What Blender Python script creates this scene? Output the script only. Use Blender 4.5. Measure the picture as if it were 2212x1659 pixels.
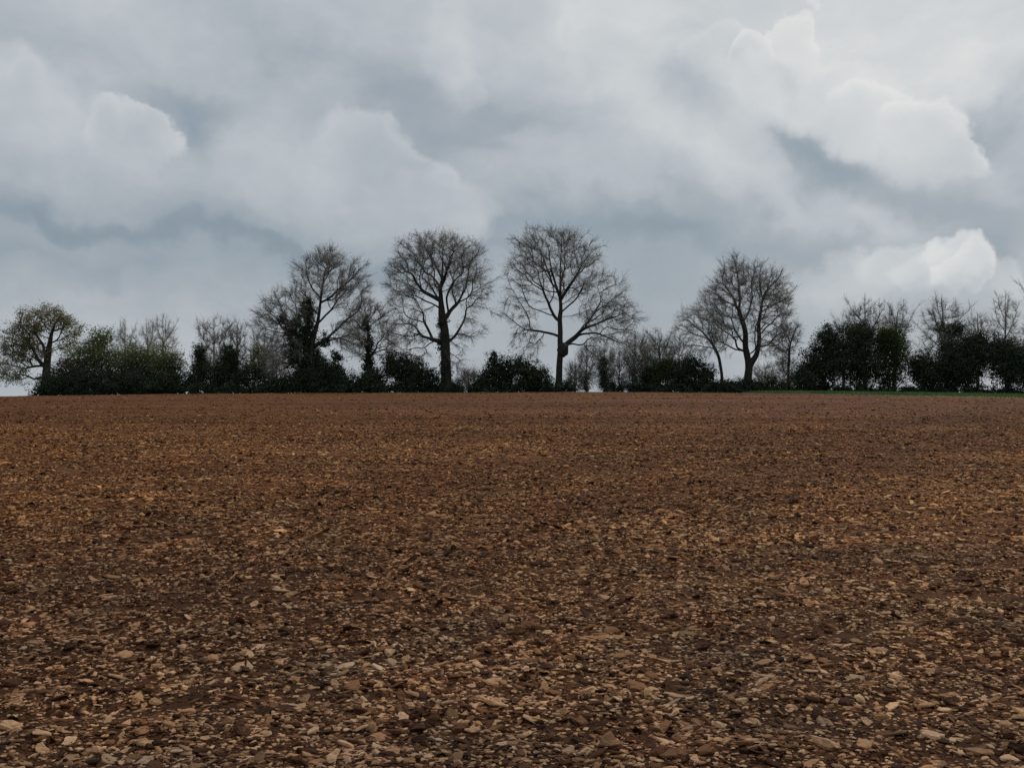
import bpy, math, random
import numpy as np
from mathutils import Vector

for o in list(bpy.data.objects):
    bpy.data.objects.remove(o)
scene = bpy.context.scene
COL = scene.collection
PI = math.pi

# ------------------------------------------------------------------ camera
HFOV = math.radians(55.0)
F = 1106.0 / math.tan(HFOV / 2)          # focal length in units of a 2212 px wide frame
EYE = 1.6
HY = 843.0                               # row of the true horizon in that frame
cam = bpy.data.cameras.new('camera')
cam.sensor_width = 36.0
cam.lens = 18.0 / math.tan(HFOV / 2)
cam.clip_start = 0.05
cam.clip_end = 20000.0
camo = bpy.data.objects.new('camera', cam)
COL.objects.link(camo)
camo.location = (0, 0, EYE)
camo.rotation_euler = (PI / 2 + math.atan((HY - 829.5) / F), 0, 0)
scene.camera = camo

# ------------------------------------------------------------------ view settings
scene.render.engine = 'CYCLES'
scene.view_settings.view_transform = 'Standard'
scene.view_settings.look = 'None'
scene.view_settings.exposure = 0.0
scene.view_settings.gamma = 1.0
scene.view_settings.use_curve_mapping = False
scene.cycles.max_bounces = 4
scene.cycles.diffuse_bounces = 2
scene.cycles.use_denoising = False
scene.cycles.sample_clamp_indirect = 1.5
scene.cycles.sample_clamp_direct = 4.0

# ------------------------------------------------------------------ sun (veiled by cloud)
SUN_EL = math.radians(40.0)
SUN_AZ = math.radians(28.0)              # clockwise from +Y, the way the camera looks
sd = bpy.data.lights.new('sun', 'SUN')
sd.energy = 1.9
sd.angle = math.radians(11.0)
sd.color = (1.0, 0.95, 0.88)
so = bpy.data.objects.new('sun', sd)
COL.objects.link(so)
tosun = Vector((math.sin(SUN_AZ) * math.cos(SUN_EL), math.cos(SUN_AZ) * math.cos(SUN_EL), math.sin(SUN_EL)))
so.rotation_euler = tosun.to_track_quat('Z', 'Y').to_euler()
so.location = (40, 60, 90)

# ------------------------------------------------------------------ sky
def srgb(r, g, b):
    def f(c):
        c /= 255.0
        return c / 12.92 if c <= 0.04045 else ((c + 0.055) / 1.055) ** 2.4
    return (f(r), f(g), f(b), 1.0)

class NT:
    def __init__(self, tree):
        self.t = tree
        tree.nodes.clear()
    def new(self, kind, **props):
        n = self.t.nodes.new(kind)
        for k, v in props.items():
            setattr(n, k, v)
        return n
    def put(self, sock, v):
        if hasattr(v, 'is_linked'):
            self.t.links.new(v, sock)
        else:
            sock.default_value = v
    def math(self, op, a, b=None, c=None, clamp=False):
        n = self.new('ShaderNodeMath', operation=op, use_clamp=clamp)
        for i, v in enumerate((a, b, c)):
            if v is not None:
                self.put(n.inputs[i], v)
        return n.outputs[0]
    def vmath(self, op, a, b=None, scale=None):
        n = self.new('ShaderNodeVectorMath', operation=op)
        self.put(n.inputs[0], a)
        if b is not None:
            self.put(n.inputs[1], b)
        if scale is not None:
            self.put(n.inputs['Scale'], scale)
        return n.outputs['Value'] if op in ('LENGTH', 'DOT_PRODUCT') else n.outputs['Vector']
    def maprange(self, v, a, b, c, d, smooth=False):
        n = self.new('ShaderNodeMapRange', interpolation_type='SMOOTHSTEP' if smooth else 'LINEAR')
        self.put(n.inputs['Value'], v)
        n.inputs['From Min'].default_value = a; n.inputs['From Max'].default_value = b
        n.inputs['To Min'].default_value = c; n.inputs['To Max'].default_value = d
        return n.outputs[0]
    def noise(self, vec, scale, detail=4, rough=0.5, lac=2.0):
        n = self.new('ShaderNodeTexNoise')
        if vec is not None:
            self.put(n.inputs['Vector'], vec)
        n.inputs['Scale'].default_value = scale
        n.inputs['Detail'].default_value = detail
        n.inputs['Roughness'].default_value = rough
        n.inputs['Lacunarity'].default_value = lac
        return n.outputs['Fac'], n.outputs['Color']
    def ramp(self, v, stops):
        n = self.new('ShaderNodeValToRGB')
        cr = n.color_ramp
        while len(cr.elements) < len(stops):
            cr.elements.new(1.0)
        for e, (p, c) in zip(cr.elements, stops):
            e.position = p
            e.color = c
        self.put(n.inputs[0], v)
        return n.outputs['Color']
    def mix(self, fac, a, b, blend='MIX'):
        n = self.new('ShaderNodeMix', data_type='RGBA', blend_type=blend)
        self.put(n.inputs['Factor'], fac)
        self.put(n.inputs['A'] if False else n.inputs[6], a)
        self.put(n.inputs[7], b)
        return n.outputs[2]

def dir_of(px, py):
    x = (px - 1106.0) / F
    z = (HY - py) / F
    return math.atan(x), math.atan(z / math.sqrt(1 + x * x))

world = bpy.data.worlds.new('World')
scene.world = world
world.use_nodes = True
w = NT(world.node_tree)
tc = w.new('ShaderNodeTexCoord')
D0 = w.vmath('NORMALIZE', tc.outputs['Generated'])
sep = w.new('ShaderNodeSeparateXYZ')
w.put(sep.inputs[0], D0)
az = w.math('ARCTAN2', sep.outputs[0], sep.outputs[1])
el = w.math('ARCSINE', sep.outputs[2])
cmb = w.new('ShaderNodeCombineXYZ')
w.put(cmb.inputs[0], az); w.put(cmb.inputs[1], el)
AE = cmb.outputs[0]
half = (0.5, 0.5, 0.5)
_, nA = w.noise(D0, 4.2, 5, 0.52)
_, nB = w.noise(D0, 15.0, 6, 0.56)
wa = w.vmath('SUBTRACT', nA, half)
wb = w.vmath('SUBTRACT', nB, half)
AEs = w.vmath('ADD', w.vmath('ADD', AE, w.vmath('SCALE', wa, scale=0.17)), w.vmath('SCALE', wb, scale=0.07))
AEh = w.vmath('ADD', w.vmath('ADD', AE, w.vmath('SCALE', wa, scale=0.085)), w.vmath('SCALE', wb, scale=0.085))

# cloud layers thin out towards the horizon the same way all round
stretch = w.new('ShaderNodeMapping')
w.put(stretch.inputs['Vector'], D0)
stretch.inputs['Scale'].default_value = (1.0, 1.0, 2.6)
stretch.inputs['Rotation'].default_value = (0, math.radians(14), 0)
nl, _ = w.noise(stretch.outputs[0], 3.4, 7, 0.55)
streak = w.new('ShaderNodeMapping')
w.put(streak.inputs['Vector'], AEs)
streak.inputs['Rotation'].default_value = (0, 0, math.radians(32))
streak.inputs['Scale'].default_value = (5.0, 13.0, 1.0)
nd, _ = w.noise(streak.outputs[0], 1.0, 6, 0.58)
nf, _ = w.noise(D0, 13.0, 7, 0.62)
prof = w.ramp(w.math('DIVIDE', el, 0.6), [(0.0, (0.655,) * 3 + (1,)), (0.12, (0.635,) * 3 + (1,)),
                                           (0.27, (0.612,) * 3 + (1,)), (0.36, (0.645,) * 3 + (1,)),
                                           (0.55, (0.695,) * 3 + (1,)), (0.8, (0.715,) * 3 + (1,)), (1.0, (0.72,) * 3 + (1,))])
L = w.math('ADD', prof, w.math('MULTIPLY', w.math('SUBTRACT', nl, 0.5), 0.15))
L = w.math('ADD', L, w.math('MULTIPLY', w.math('SUBTRACT', nd, 0.5), 0.16))
L = w.math("ADD", L, 0.026)
L = w.math('ADD', L, w.math('MULTIPLY', w.math('SUBTRACT', nf, 0.5), 0.085))

def local(vec, px, py, rx, ry, rot):
    a, e = dir_of(px, py)
    m = w.new('ShaderNodeMapping', vector_type='TEXTURE')
    w.put(m.inputs['Vector'], vec)
    m.inputs['Location'].default_value = (a, e, 0)
    m.inputs['Rotation'].default_value = (0, 0, math.radians(-rot))
    m.inputs['Scale'].default_value = (rx / F, ry / F, 1.0)
    return m.outputs[0]

# soft masses: x, y, rx, ry, tilt (down to the right), change of tone
SOFT = [
    (1880, 100, 620, 280, 0, .095), (1930, 260, 330, 120, 30, .05), (1840, 325, 190, 50, 30, -.19), (1790, 290, 130, 34, 35, -.05),
    (1490, 175, 60, 95, -15, -.06), (1470, 500, 380, 34, 4, -.055), (640, 525, 430, 22, 4, -.07), (1120, 505, 300, 26, 2, -.035), (250, 690, 420, 60, 0, .03),
    (90, 487, 170, 22, 0, -.055), (190, 565, 200, 26, -4, -.035), (1440, 610, 150, 80, 0, -.04),
    (400, 190, 85, 70, 20, -.05), (395, 320, 46, 80, -10, -.045), (620, 60, 210, 55, 10, -.045),
    (900, 200, 140, 60, 35, -.05), (1130, 240, 150, 80, 20, -.05), (800, 350, 300, 60, 8, .03),
    (1000, 110, 60, 90, 20, .04), (1330, 80, 130, 90, 0, .04), (1480, 290, 270, 55, 48, .045),
    (1230, 330, 160, 70, 0, .015), (1920, 575, 190, 52, 0, .06), (1300, 120, 120, 60, 20, -.02),
    (1560, 440, 240, 50, 24, -.035), (1930, 450, 330, 34, 20, .05), (2150, 420, 100, 180, 0, -.02),
    (2180, 240, 70, 60, 30, -.05), (2160, 540, 50, 34, 0, -.05), (150, 260, 260, 130, 0, .03), (300, 410, 380, 50, 0, .012),
    (60, 60, 160, 60, 0, -.03), (1060, 330, 60, 22, 35, -.045), (2000, 170, 190, 22, -6, .02),
]
for (px, py, rx, ry, rot, amp) in SOFT:
    q = local(AEs, px, py, rx, ry, rot)
    r2 = w.vmath('DOT_PRODUCT', q, q)
    g = w.math('EXPONENT', w.math('MULTIPLY', r2, -1.0))
    L = w.math('MULTIPLY_ADD', g, amp * 1.2, L)

# heaped clouds with a firm upper edge: x, y, rx, ry, tilt, tone at the edge, tone inside, opacity, edge softness
HEAP = [
    (40, 240, 110, 120, 0, .795, .74, .8, .25), (60, 150, 46, 40, 0, .785, .75, .7, .3), (285, 300, 88, 96, 8, .81, .725, .95, .08), (235, 270, 50, 60, 0, .76, .73, .6, .25),
    (480, 400, 120, 80, 10, .735, .70, .7, .22),
    (610, 420, 100, 70, 0, .725, .70, .45, .3), (850, 400, 200, 120, 36, .785, .70, .85, .12), (960, 420, 100, 50, 20, .76, .71, .6, .25), (1245, 390, 150, 95, 14, .735, .70, .5, .3),
    (960, 130, 50, 60, 20, .77, .73, .6, .35), (1020, 190, 40, 50, 20, .77, .73, .5, .4),
    (1340, 120, 90, 80, 20, .80, .75, .6, .2), (1420, 220, 110, 90, 40, .79, .73, .5, .25), (1560, 90, 80, 90, 10, .84, .78, .7, .14),
    (1735, 60, 50, 90, 0, .88, .83, .8, .1), (1650, 90, 56, 66, 5, .87, .80, .85, .08), (1700, 190, 110, 100, 30, .84, .78, .7, .14),
    (1810, 240, 120, 90, 35, .83, .775, .6, .2), (1935, 215, 100, 60, 20, .88, .81, .9, .08), (2050, 285, 105, 90, 38, .88, .80, .9, .08), (1930, 300, 150, 80, 30, .80, .77, .6, .3),
    (1780, 410, 210, 80, 25, .79, .73, .5, .3), (1620, 330, 140, 60, 45, .80, .74, .5, .28), (2060, 400, 120, 80, 20, .79, .75, .5, .35),
    (1850, 580, 100, 44, 4, .78, .74, .6, .35), (1950, 575, 90, 50, 0, .83, .77, .7, .25), (2020, 600, 70, 44, 0, .84, .79, .6, .25), (2066, 556, 44, 40, 0, .89, .83, .85, .22), (2100, 572, 36, 36, 0, .88, .83, .7, .25), (2090, 590, 50, 44, 0, .88, .82, .8, .14),
    (2190, 590, 40, 30, 0, .82, .78, .6, .3),
]
for (px, py, rx, ry, rot, te, ti, op, soft) in HEAP:
    q = local(AEh, px, py, rx, ry, rot)
    r = w.vmath('LENGTH', q)
    m = w.maprange(r, 1.0 - soft, 1.0 + soft, 1.0, 0.0, True)
    s = w.new('ShaderNodeSeparateXYZ'); w.put(s.inputs[0], q)
    down = w.maprange(s.outputs[1], -0.95, 0.35, 0.0, op, True)
    tone = w.math('MULTIPLY_ADD', w.math('POWER', r, 2.5), te - ti, ti)
    tone = w.math('MULTIPLY_ADD', w.math('SUBTRACT', nf, 0.5), 0.10, tone)
    tone = w.math('ADD', w.math('MINIMUM', tone, te + 0.02), -0.004)
    k = w.math('MULTIPLY', m, down)
    L = w.math('MULTIPLY_ADD', w.math('SUBTRACT', tone, L), k, L)

# greyer hollows between and under the heaps
for (px, py, rx, ry, rot, amp) in [(1500, 185, 55, 90, -10, -.05), (1850, 330, 175, 46, 30, -.035), (1612, 62, 22, 40, 0, -.045), (1716, 120, 18, 60, -20, -.035),
                                   (2172, 250, 40, 90, 30, -.045), (1700, 270, 60, 34, 35, -.035), (930, 325, 46, 60, 40, -.045), (400, 270, 36, 80, -10, -.05),
                                   (400, 180, 90, 50, 10, -.035), (1600, 400, 120, 40, 35, -.03), (2150, 520, 70, 26, 10, -.045), (1100, 250, 90, 60, 30, -.03)]:
    q = local(AEs, px, py, rx, ry, rot)
    g = w.math('EXPONENT', w.math('MULTIPLY', w.vmath('DOT_PRODUCT', q, q), -1.0))
    L = w.math('MULTIPLY_ADD', g, amp, L)
cloud = w.ramp(L, [(0.0, srgb(114, 124, 134)), (0.53, srgb(127, 141, 151)), (0.59, srgb(142, 155, 165)), (0.65, srgb(160, 169, 177)),
                   (0.71, srgb(178, 185, 191)), (0.78, srgb(198, 203, 206)), (0.86, srgb(221, 222, 221)), (1.0, srgb(242, 240, 236))])
STR = 0.1
cloud10 = w.vmath('SCALE', cloud, scale=1.0 / STR)
sky = w.new('ShaderNodeTexSky', sky_type='NISHITA')
sky.sun_disc = False
sky.sun_elevation = SUN_EL
sky.sun_rotation = SUN_AZ
sky.air_density = 1.0; sky.dust_density = 1.5
cover = w.maprange(L, 0.5, 0.66, 0.90, 0.97)
skymix = w.mix(cover, sky.outputs[0], cloud10)
bg = w.new('ShaderNodeBackground')
w.put(bg.inputs['Color'], skymix)
bg.inputs['Strength'].default_value = STR
wo = w.new('ShaderNodeOutputWorld')
w.t.links.new(bg.outputs[0], wo.inputs['Surface'])
world.cycles.sampling_method = 'MANUAL'
world.cycles.sample_map_resolution = 512

# ------------------------------------------------------------------ noise in numpy
_perm = np.random.default_rng(11).random((256, 256))
def vnoise(x, y):
    xi = np.floor(x).astype(np.int64); yi = np.floor(y).astype(np.int64)
    fx = x - xi; fy = y - yi
    fx = fx * fx * (3 - 2 * fx); fy = fy * fy * (3 - 2 * fy)
    a = _perm[xi & 255, yi & 255]; b = _perm[(xi + 1) & 255, yi & 255]
    c = _perm[xi & 255, (yi + 1) & 255]; d = _perm[(xi + 1) & 255, (yi + 1) & 255]
    return (a * (1 - fx) + b * fx) * (1 - fy) + (c * (1 - fx) + d * fx) * fy
def fbm(x, y, octv=4):
    s = 0.0; a = 0.5; t = 0.0
    for i in range(octv):
        s = s + a * vnoise(x + 17.3 * i, y - 9.1 * i); t += a
        x = x * 2.03; y = y * 2.03; a *= 0.5
    return s / t

# ------------------------------------------------------------------ terrain
BROW = 98.0
def edge_y(x):                         # where the ploughed soil stops
    x = np.asarray(x, float)
    t = np.clip((x - 20.0) / 34.0, 0, 1.3)
    return 96.5 - 27.0 * t ** 1.3 + 0.6 * np.sin(x * 0.13)
def base_h(x, y):
    x = np.asarray(x, float); y = np.asarray(y, float)
    yy = np.clip(y, -40, BROW)
    h = 0.0147 * yy * np.clip((yy + 4) / 24.0, 0, 1) ** 0.5
    h = np.where(yy < 0, 0.012 * yy, h)
    xc = np.clip(np.abs(x - 2.0), 0, 90)
    h = h - 0.00016 * xc ** 2 * np.clip(yy / BROW, 0, 1)
    d = np.clip(y - BROW, 0, None)
    return h - np.where(d < 200, 0.00012 * d ** 2 + 0.018 * d, 0.00012 * 40000 + 3.6 + 0.05 * np.clip(d - 200, 0, 800))
def field_h(x, y):
    m = 0.05 * (fbm(x * 0.9, y * 0.9, 3) - 0.5) + 0.036 * (fbm(x * 4.1, y * 4.1, 3) - 0.5) + 0.10 * (fbm(x * 0.12 + 3, y * 0.3, 2) - 0.5)
    m = m + 0.012 * np.sin((y * 0.98 - x * 0.2 + 0.8 * fbm(x * 0.3, y * 0.3, 2)) * 2 * PI / 0.62)
    return base_h(x, y) + m

def mesh_from(name, verts, faces, smooth=False, mat=None):
    verts = np.asarray(verts, np.float32); faces = np.asarray(faces, np.int32)
    me = bpy.data.meshes.new(name)
    k = faces.shape[1]
    me.vertices.add(len(verts)); me.vertices.foreach_set('co', verts.ravel())
    me.loops.add(faces.size); me.loops.foreach_set('vertex_index', faces.ravel())
    me.polygons.add(len(faces))
    me.polygons.foreach_set('loop_start', np.arange(0, faces.size, k, dtype=np.int32))
    me.polygons.foreach_set('loop_total', np.full(len(faces), k, np.int32))
    me.polygons.foreach_set('use_smooth', np.full(len(faces), smooth))
    me.update(calc_edges=True)
    if mat:
        me.materials.append(mat)
    return me
def link(name, me, parent=None, loc=None):
    o = bpy.data.objects.new(name, me)
    COL.objects.link(o)
    if loc is not None:
        o.location = loc
    if parent is not None:
        o.parent = parent
    return o
def grid(xs, ys, hf):
    X, Y = np.meshgrid(xs, ys)
    Z = hf(X, Y)
    n = len(xs)
    v = np.stack([X.ravel(), Y.ravel(), Z.ravel()], 1)
    i = (np.arange(len(ys) - 1)[:, None] * n + np.arange(n - 1)[None, :]).ravel()
    return v, np.stack([i, i + 1, i + n + 1, i + n], 1)

# ------------------------------------------------------------------ materials
def material(name):
    m = bpy.data.materials.new(name)
    m.use_nodes = True
    t = NT(m.node_tree)
    b = t.new('ShaderNodeBsdfPrincipled')
    o = t.new('ShaderNodeOutputMaterial')
    t.t.links.new(b.outputs[0], o.inputs['Surface'])
    b.inputs['Roughness'].default_value = 0.95
    b.inputs['Specular IOR Level'].default_value = 0.1
    return m, t, b
def bump(t, b, h, strength, dist):
    n = t.new('ShaderNodeBump')
    t.put(n.inputs['Height'], h)
    n.inputs['Strength'].default_value = strength
    n.inputs['Distance'].default_value = dist
    t.put(b.inputs['Normal'], n.outputs[0])

def soil_tint(t, pos):
    """drier, yellower and redder bands of soil across the field, worn in by the cultivator"""
    mp = t.new('ShaderNodeMapping'); t.put(mp.inputs['Vector'], pos)
    mp.inputs['Scale'].default_value = (0.022, 0.13, 0.0); mp.inputs['Rotation'].default_value = (0, 0, math.radians(12))
    f, _ = t.noise(mp.outputs[0], 1.0, 5, 0.6)
    f2, _ = t.noise(pos, 0.55, 4, 0.6)
    f = t.math('ADD', f, t.math('MULTIPLY', t.math('SUBTRACT', f2, 0.5), 0.35))
    # compacted darker strip where the tractor turned
    sp = t.new('ShaderNodeSeparateXYZ'); t.put(sp.inputs[0], pos)
    wob, _ = t.noise(pos, 0.12, 2, 0.5)
    d = t.math('SUBTRACT', t.math('MULTIPLY', t.math('SUBTRACT', sp.outputs[0], 6.9), 0.777), t.math('MULTIPLY', t.math('SUBTRACT', sp.outputs[1], 24.6), 0.63))
    d = t.math('ADD', d, t.math('MULTIPLY', t.math('SUBTRACT', wob, 0.5), 4.0))
    g1 = t.math('EXPONENT', t.math('MULTIPLY', t.math('MULTIPLY', d, d), -0.5))
    d2 = t.math('SUBTRACT', d, 3.4)
    g2 = t.math('EXPONENT', t.math('MULTIPLY', t.math('MULTIPLY', d2, d2), -0.8))
    f = t.math('SUBTRACT', f, t.math('MULTIPLY', t.math('ADD', g1, g2), 0.16))
    return f, f2

def near_far_tint(t, pos, low=(0.74, 0.80, 0.86, 1)):
    """the soil is greyer and damper low down, redder and drier on the rise; a dark low also paints gap shade"""
    sp = t.new('ShaderNodeSeparateXYZ'); t.put(sp.inputs[0], pos)
    f, _ = t.noise(pos, 0.2, 3, 0.6)
    k = t.maprange(t.math('ADD', sp.outputs[1], t.math('MULTIPLY', t.math('SUBTRACT', f, 0.5), 7.0)), 3.0, 14.0, 0.0, 1.0, True)
    far = t.maprange(sp.outputs[1], 16.0, 56.0, 0.0, 1.0, True)
    return t.mix(far, t.mix(k, low, (1.14, 0.99, 0.77, 1)), (0.84, 0.69, 0.44, 1))
def soil_material():
    m, t, b = material('soil')
    g = t.new('ShaderNodeNewGeometry')
    pos = g.outputs['Position']
    f, f2 = soil_tint(t, pos)
    fine, _ = t.noise(pos, 26.0, 6, 0.65)
    mid, _ = t.noise(pos, 5.0, 5, 0.6)
    c = t.ramp(fine, [(0.25, (0.045, 0.021, 0.010, 1)), (0.5, (0.118, 0.056, 0.026, 1)), (0.75, (0.225, 0.120, 0.060, 1))])
    c = t.mix(t.maprange(mid, 0.35, 0.7, 0.0, 0.55), c, (0.165, 0.078, 0.036, 1))
    red = t.mix(t.maprange(f, 0.36, 0.64, 0.0, 1.0), (0.70, 0.58, 0.54, 1), (1.22, 1.16, 1.02, 1))
    c = t.mix(1.0, c, red, 'MULTIPLY')
    c = t.mix(1.0, c, t.mix(f2, (0.75, 0.72, 0.72, 1), (1.25, 1.25, 1.25, 1)), 'MULTIPLY')
    c = t.mix(1.0, c, near_far_tint(t, pos, (0.36, 0.36, 0.31, 1)), 'MULTIPLY')  # near soil darkened for damp and for the shade between clods
    t.put(b.inputs['Base Color'], c)
    h1, _ = t.noise(pos, 34.0, 5, 0.65)
    h2, _ = t.noise(pos, 9.0, 4, 0.6)
    bump(t, b, t.math('ADD', t.math('MULTIPLY', h1, 0.5), h2), 1.0, 0.05)
    return m
def clod_material(name, stops):
    m, t, b = material(name)
    g = t.new('ShaderNodeNewGeometry')
    pos = g.outputs['Position']
    oi = t.new('ShaderNodeObjectInfo')
    f, f2 = soil_tint(t, pos)
    isl = t.math('FRACT', t.math('ADD', oi.outputs['Random'], g.outputs['Random Per Island']))
    c = t.ramp(isl, stops)
    fine, _ = t.noise(pos, 45.0, 5, 0.65)
    c = t.mix(1.0, c, t.mix(fine, (0.55, 0.53, 0.5, 1), (1.4, 1.4, 1.4, 1)), 'MULTIPLY')
    hue, _ = t.noise(pos, 1.3, 4, 0.65)
    c = t.mix(1.0, c, t.mix(t.maprange(hue, 0.36, 0.64, 0, 1), (0.78, 0.80, 0.84, 1), (1.18, 1.04, 0.92, 1)), 'MULTIPLY')
    red = t.mix(t.maprange(f, 0.36, 0.64, 0.0, 1.0), (0.74, 0.66, 0.62, 1), (1.2, 1.1, 0.98, 1))
    c = t.mix(1.0, c, red, 'MULTIPLY')
    c = t.mix(1.0, c, near_far_tint(t, pos, (0.98, 0.98, 0.97, 1)), 'MULTIPLY')
    t.put(b.inputs['Base Color'], c)
    h, _ = t.noise(pos, 60.0, 4, 0.6)
    bump(t, b, h, 0.7, 0.012)
    return m
M_SOIL = soil_material()
M_CLOD = clod_material('dry_clod', [(0.0, (0.035, 0.018, 0.010, 1)), (0.38, (0.085, 0.043, 0.023, 1)), (0.62, (0.20, 0.112, 0.060, 1)),
                                    (0.82, (0.43, 0.29, 0.175, 1)), (1.0, (0.60, 0.46, 0.32, 1))])
M_STONE = clod_material('pale_stone', [(0.0, (0.14, 0.085, 0.05, 1)), (0.5, (0.32, 0.225, 0.14, 1)), (0.85, (0.50, 0.38, 0.25, 1)), (1.0, (0.60, 0.50, 0.38, 1))])

def simple(name, c1, c2, scale, rough=0.9, spec=0.15, rnd=True, thin=0.0):
    m, t, b = material(name)
    g = t.new('ShaderNodeNewGeometry')
    f, _ = t.noise(g.outputs['Position'], scale, 4, 0.6)
    c = t.mix(t.maprange(f, 0.3, 0.7, 0, 1), c1, c2)
    if rnd:
        c = t.mix(1.0, c, t.mix(g.outputs['Random Per Island'], (0.72, 0.72, 0.72, 1), (1.28, 1.28, 1.28, 1)), 'MULTIPLY')
    t.put(b.inputs['Base Color'], c)
    if thin:
        tl = t.new('ShaderNodeBsdfTranslucent'); t.put(tl.inputs['Color'], t.mix(1.0, c, (1.3, 1.36, 0.8, 1), 'MULTIPLY'))
        ms = t.new('ShaderNodeMixShader'); ms.inputs[0].default_value = thin
        t.t.links.new(b.outputs[0], ms.inputs[1]); t.t.links.new(tl.outputs[0], ms.inputs[2])
        o = [n for n in t.t.nodes if n.type == 'OUTPUT_MATERIAL'][0]
        t.t.links.new(ms.outputs[0], o.inputs['Surface'])
    b.inputs['Roughness'].default_value = rough
    b.inputs['Specular IOR Level'].default_value = spec
    return m
M_BARK = simple('bark', (0.026, 0.023, 0.019, 1), (0.048, 0.044, 0.037, 1), 3.0, rnd=False)
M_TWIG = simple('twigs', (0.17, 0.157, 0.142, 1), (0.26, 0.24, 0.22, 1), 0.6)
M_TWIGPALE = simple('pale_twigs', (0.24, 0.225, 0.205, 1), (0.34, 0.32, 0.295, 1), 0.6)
M_IVY = simple('ivy_leaves', (0.026, 0.037, 0.023, 1), (0.046, 0.060, 0.034, 1), 0.7, 0.7, 0.08)
M_DARK = simple('dark_evergreen_leaves', (0.023, 0.034, 0.023, 1), (0.042, 0.054, 0.032, 1), 0.6, 0.7, 0.08)
M_GREEN = simple('spring_leaves', (0.078, 0.090, 0.050, 1), (0.125, 0.140, 0.078, 1), 0.5, 0.7, 0.1, thin=0.45)
M_MIDGREEN = simple('hedge_leaves', (0.034, 0.050, 0.022, 1), (0.060, 0.080, 0.032, 1), 0.5, 0.7, 0.1, thin=0.45)
M_OLIVE = simple('olive_new_leaves', (0.10, 0.088, 0.032, 1), (0.16, 0.135, 0.05, 1), 0.5, 0.7, 0.1, thin=0.45)
M_BROWN = simple('brown_shrub_leaves', (0.05, 0.046, 0.035, 1), (0.08, 0.072, 0.052, 1), 0.5, 0.8, 0.2)
M_GRASS = simple('grass_blades', (0.075, 0.135, 0.040, 1), (0.12, 0.19, 0.06, 1), 0.3, 0.7, 0.2)
M_DRY = simple('dry_grass_blades', (0.22, 0.19, 0.12, 1), (0.34, 0.30, 0.20, 1), 0.5, 0.8, 0.2)
M_TURF = simple('turf', (0.075, 0.12, 0.038, 1), (0.115, 0.165, 0.055, 1), 0.2, rnd=False)

# ------------------------------------------------------------------ ground, field
def spread(a, b, near, grow):
    out = [0.0]; s = near
    while out[-1] < b:
        out.append(out[-1] + s); s *= grow
    return np.array(out)
def sym(limit, near, grow):
    p = spread(0, limit, near, grow)
    return np.concatenate([-p[:0:-1], p])
gx = sym(3500, 2.0, 1.09)
gyp = 98 + sym(3600, 1.5, 1.09)
def ground_h(x, y):
    inside = np.clip((edge_y(x) - y) / 1.5 + 0.5, 0, 1) * np.clip((135 - np.abs(x)) / 6, 0, 1) * np.clip((y + 36) / 6, 0, 1)
    return base_h(x, y) - 0.45 * inside + 0.04 - 0.16 * np.clip((27 - x) / 8, 0, 1)
v, f = grid(gx, gyp, ground_h)
ground = link('ground', mesh_from('ground', v, f, True, M_TURF))
ground['kind'] = 'structure'

ys = np.concatenate([-spread(0, 38, 0.3, 1.06)[:0:-1], [0.0], 0.0 + np.cumsum(np.concatenate([np.full(40, 0.07), 0.07 * 1.009 ** np.arange(330)]))])
ys = ys[ys < 101]
ys = np.append(ys, 101.5)
fx_ = sym(138, 0.07, 1.018)
def field_surface(x, y):
    out = np.clip((y - edge_y(x)) / 1.2, 0, 1)
    return field_h(x, y) - 0.8 * out * out
v, f = grid(fx_, ys, field_surface)
field = link('field', mesh_from('field', v, f, True, M_SOIL))
field['kind'] = 'structure'
field['label'] = 'brown ploughed field of dry stony soil'

# ------------------------------------------------------------------ clods and stones
rng = np.random.default_rng(4)
def icosphere(sub):
    t = (1 + 5 ** 0.5) / 2
    V = [(-1, t, 0), (1, t, 0), (-1, -t, 0), (1, -t, 0), (0, -1, t), (0, 1, t), (0, -1, -t), (0, 1, -t), (t, 0, -1), (t, 0, 1), (-t, 0, -1), (-t, 0, 1)]
    V = [np.array(p) / np.linalg.norm(p) for p in V]
    T = [(0, 11, 5), (0, 5, 1), (0, 1, 7), (0, 7, 10), (0, 10, 11), (1, 5, 9), (5, 11, 4), (11, 10, 2), (10, 7, 6), (7, 1, 8),
         (3, 9, 4), (3, 4, 2), (3, 2, 6), (3, 6, 8), (3, 8, 9), (4, 9, 5), (2, 4, 11), (6, 2, 10), (8, 6, 7), (9, 8, 1)]
    for _ in range(sub):
        cache = {}; T2 = []
        def mid(a, b):
            k = (min(a, b), max(a, b))
            if k not in cache:
                p = V[a] + V[b]; V.append(p / np.linalg.norm(p)); cache[k] = len(V) - 1
            return cache[k]
        for a, b, c in T:
            ab, bc, ca = mid(a, b), mid(b, c), mid(c, a)
            T2 += [(a, ab, ca), (b, bc, ab), (c, ca, bc), (ab, bc, ca)]
        T = T2
    return np.array(V), np.array(T)
ICO = {k: icosphere(k) for k in (1, 2, 3)}
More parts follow.
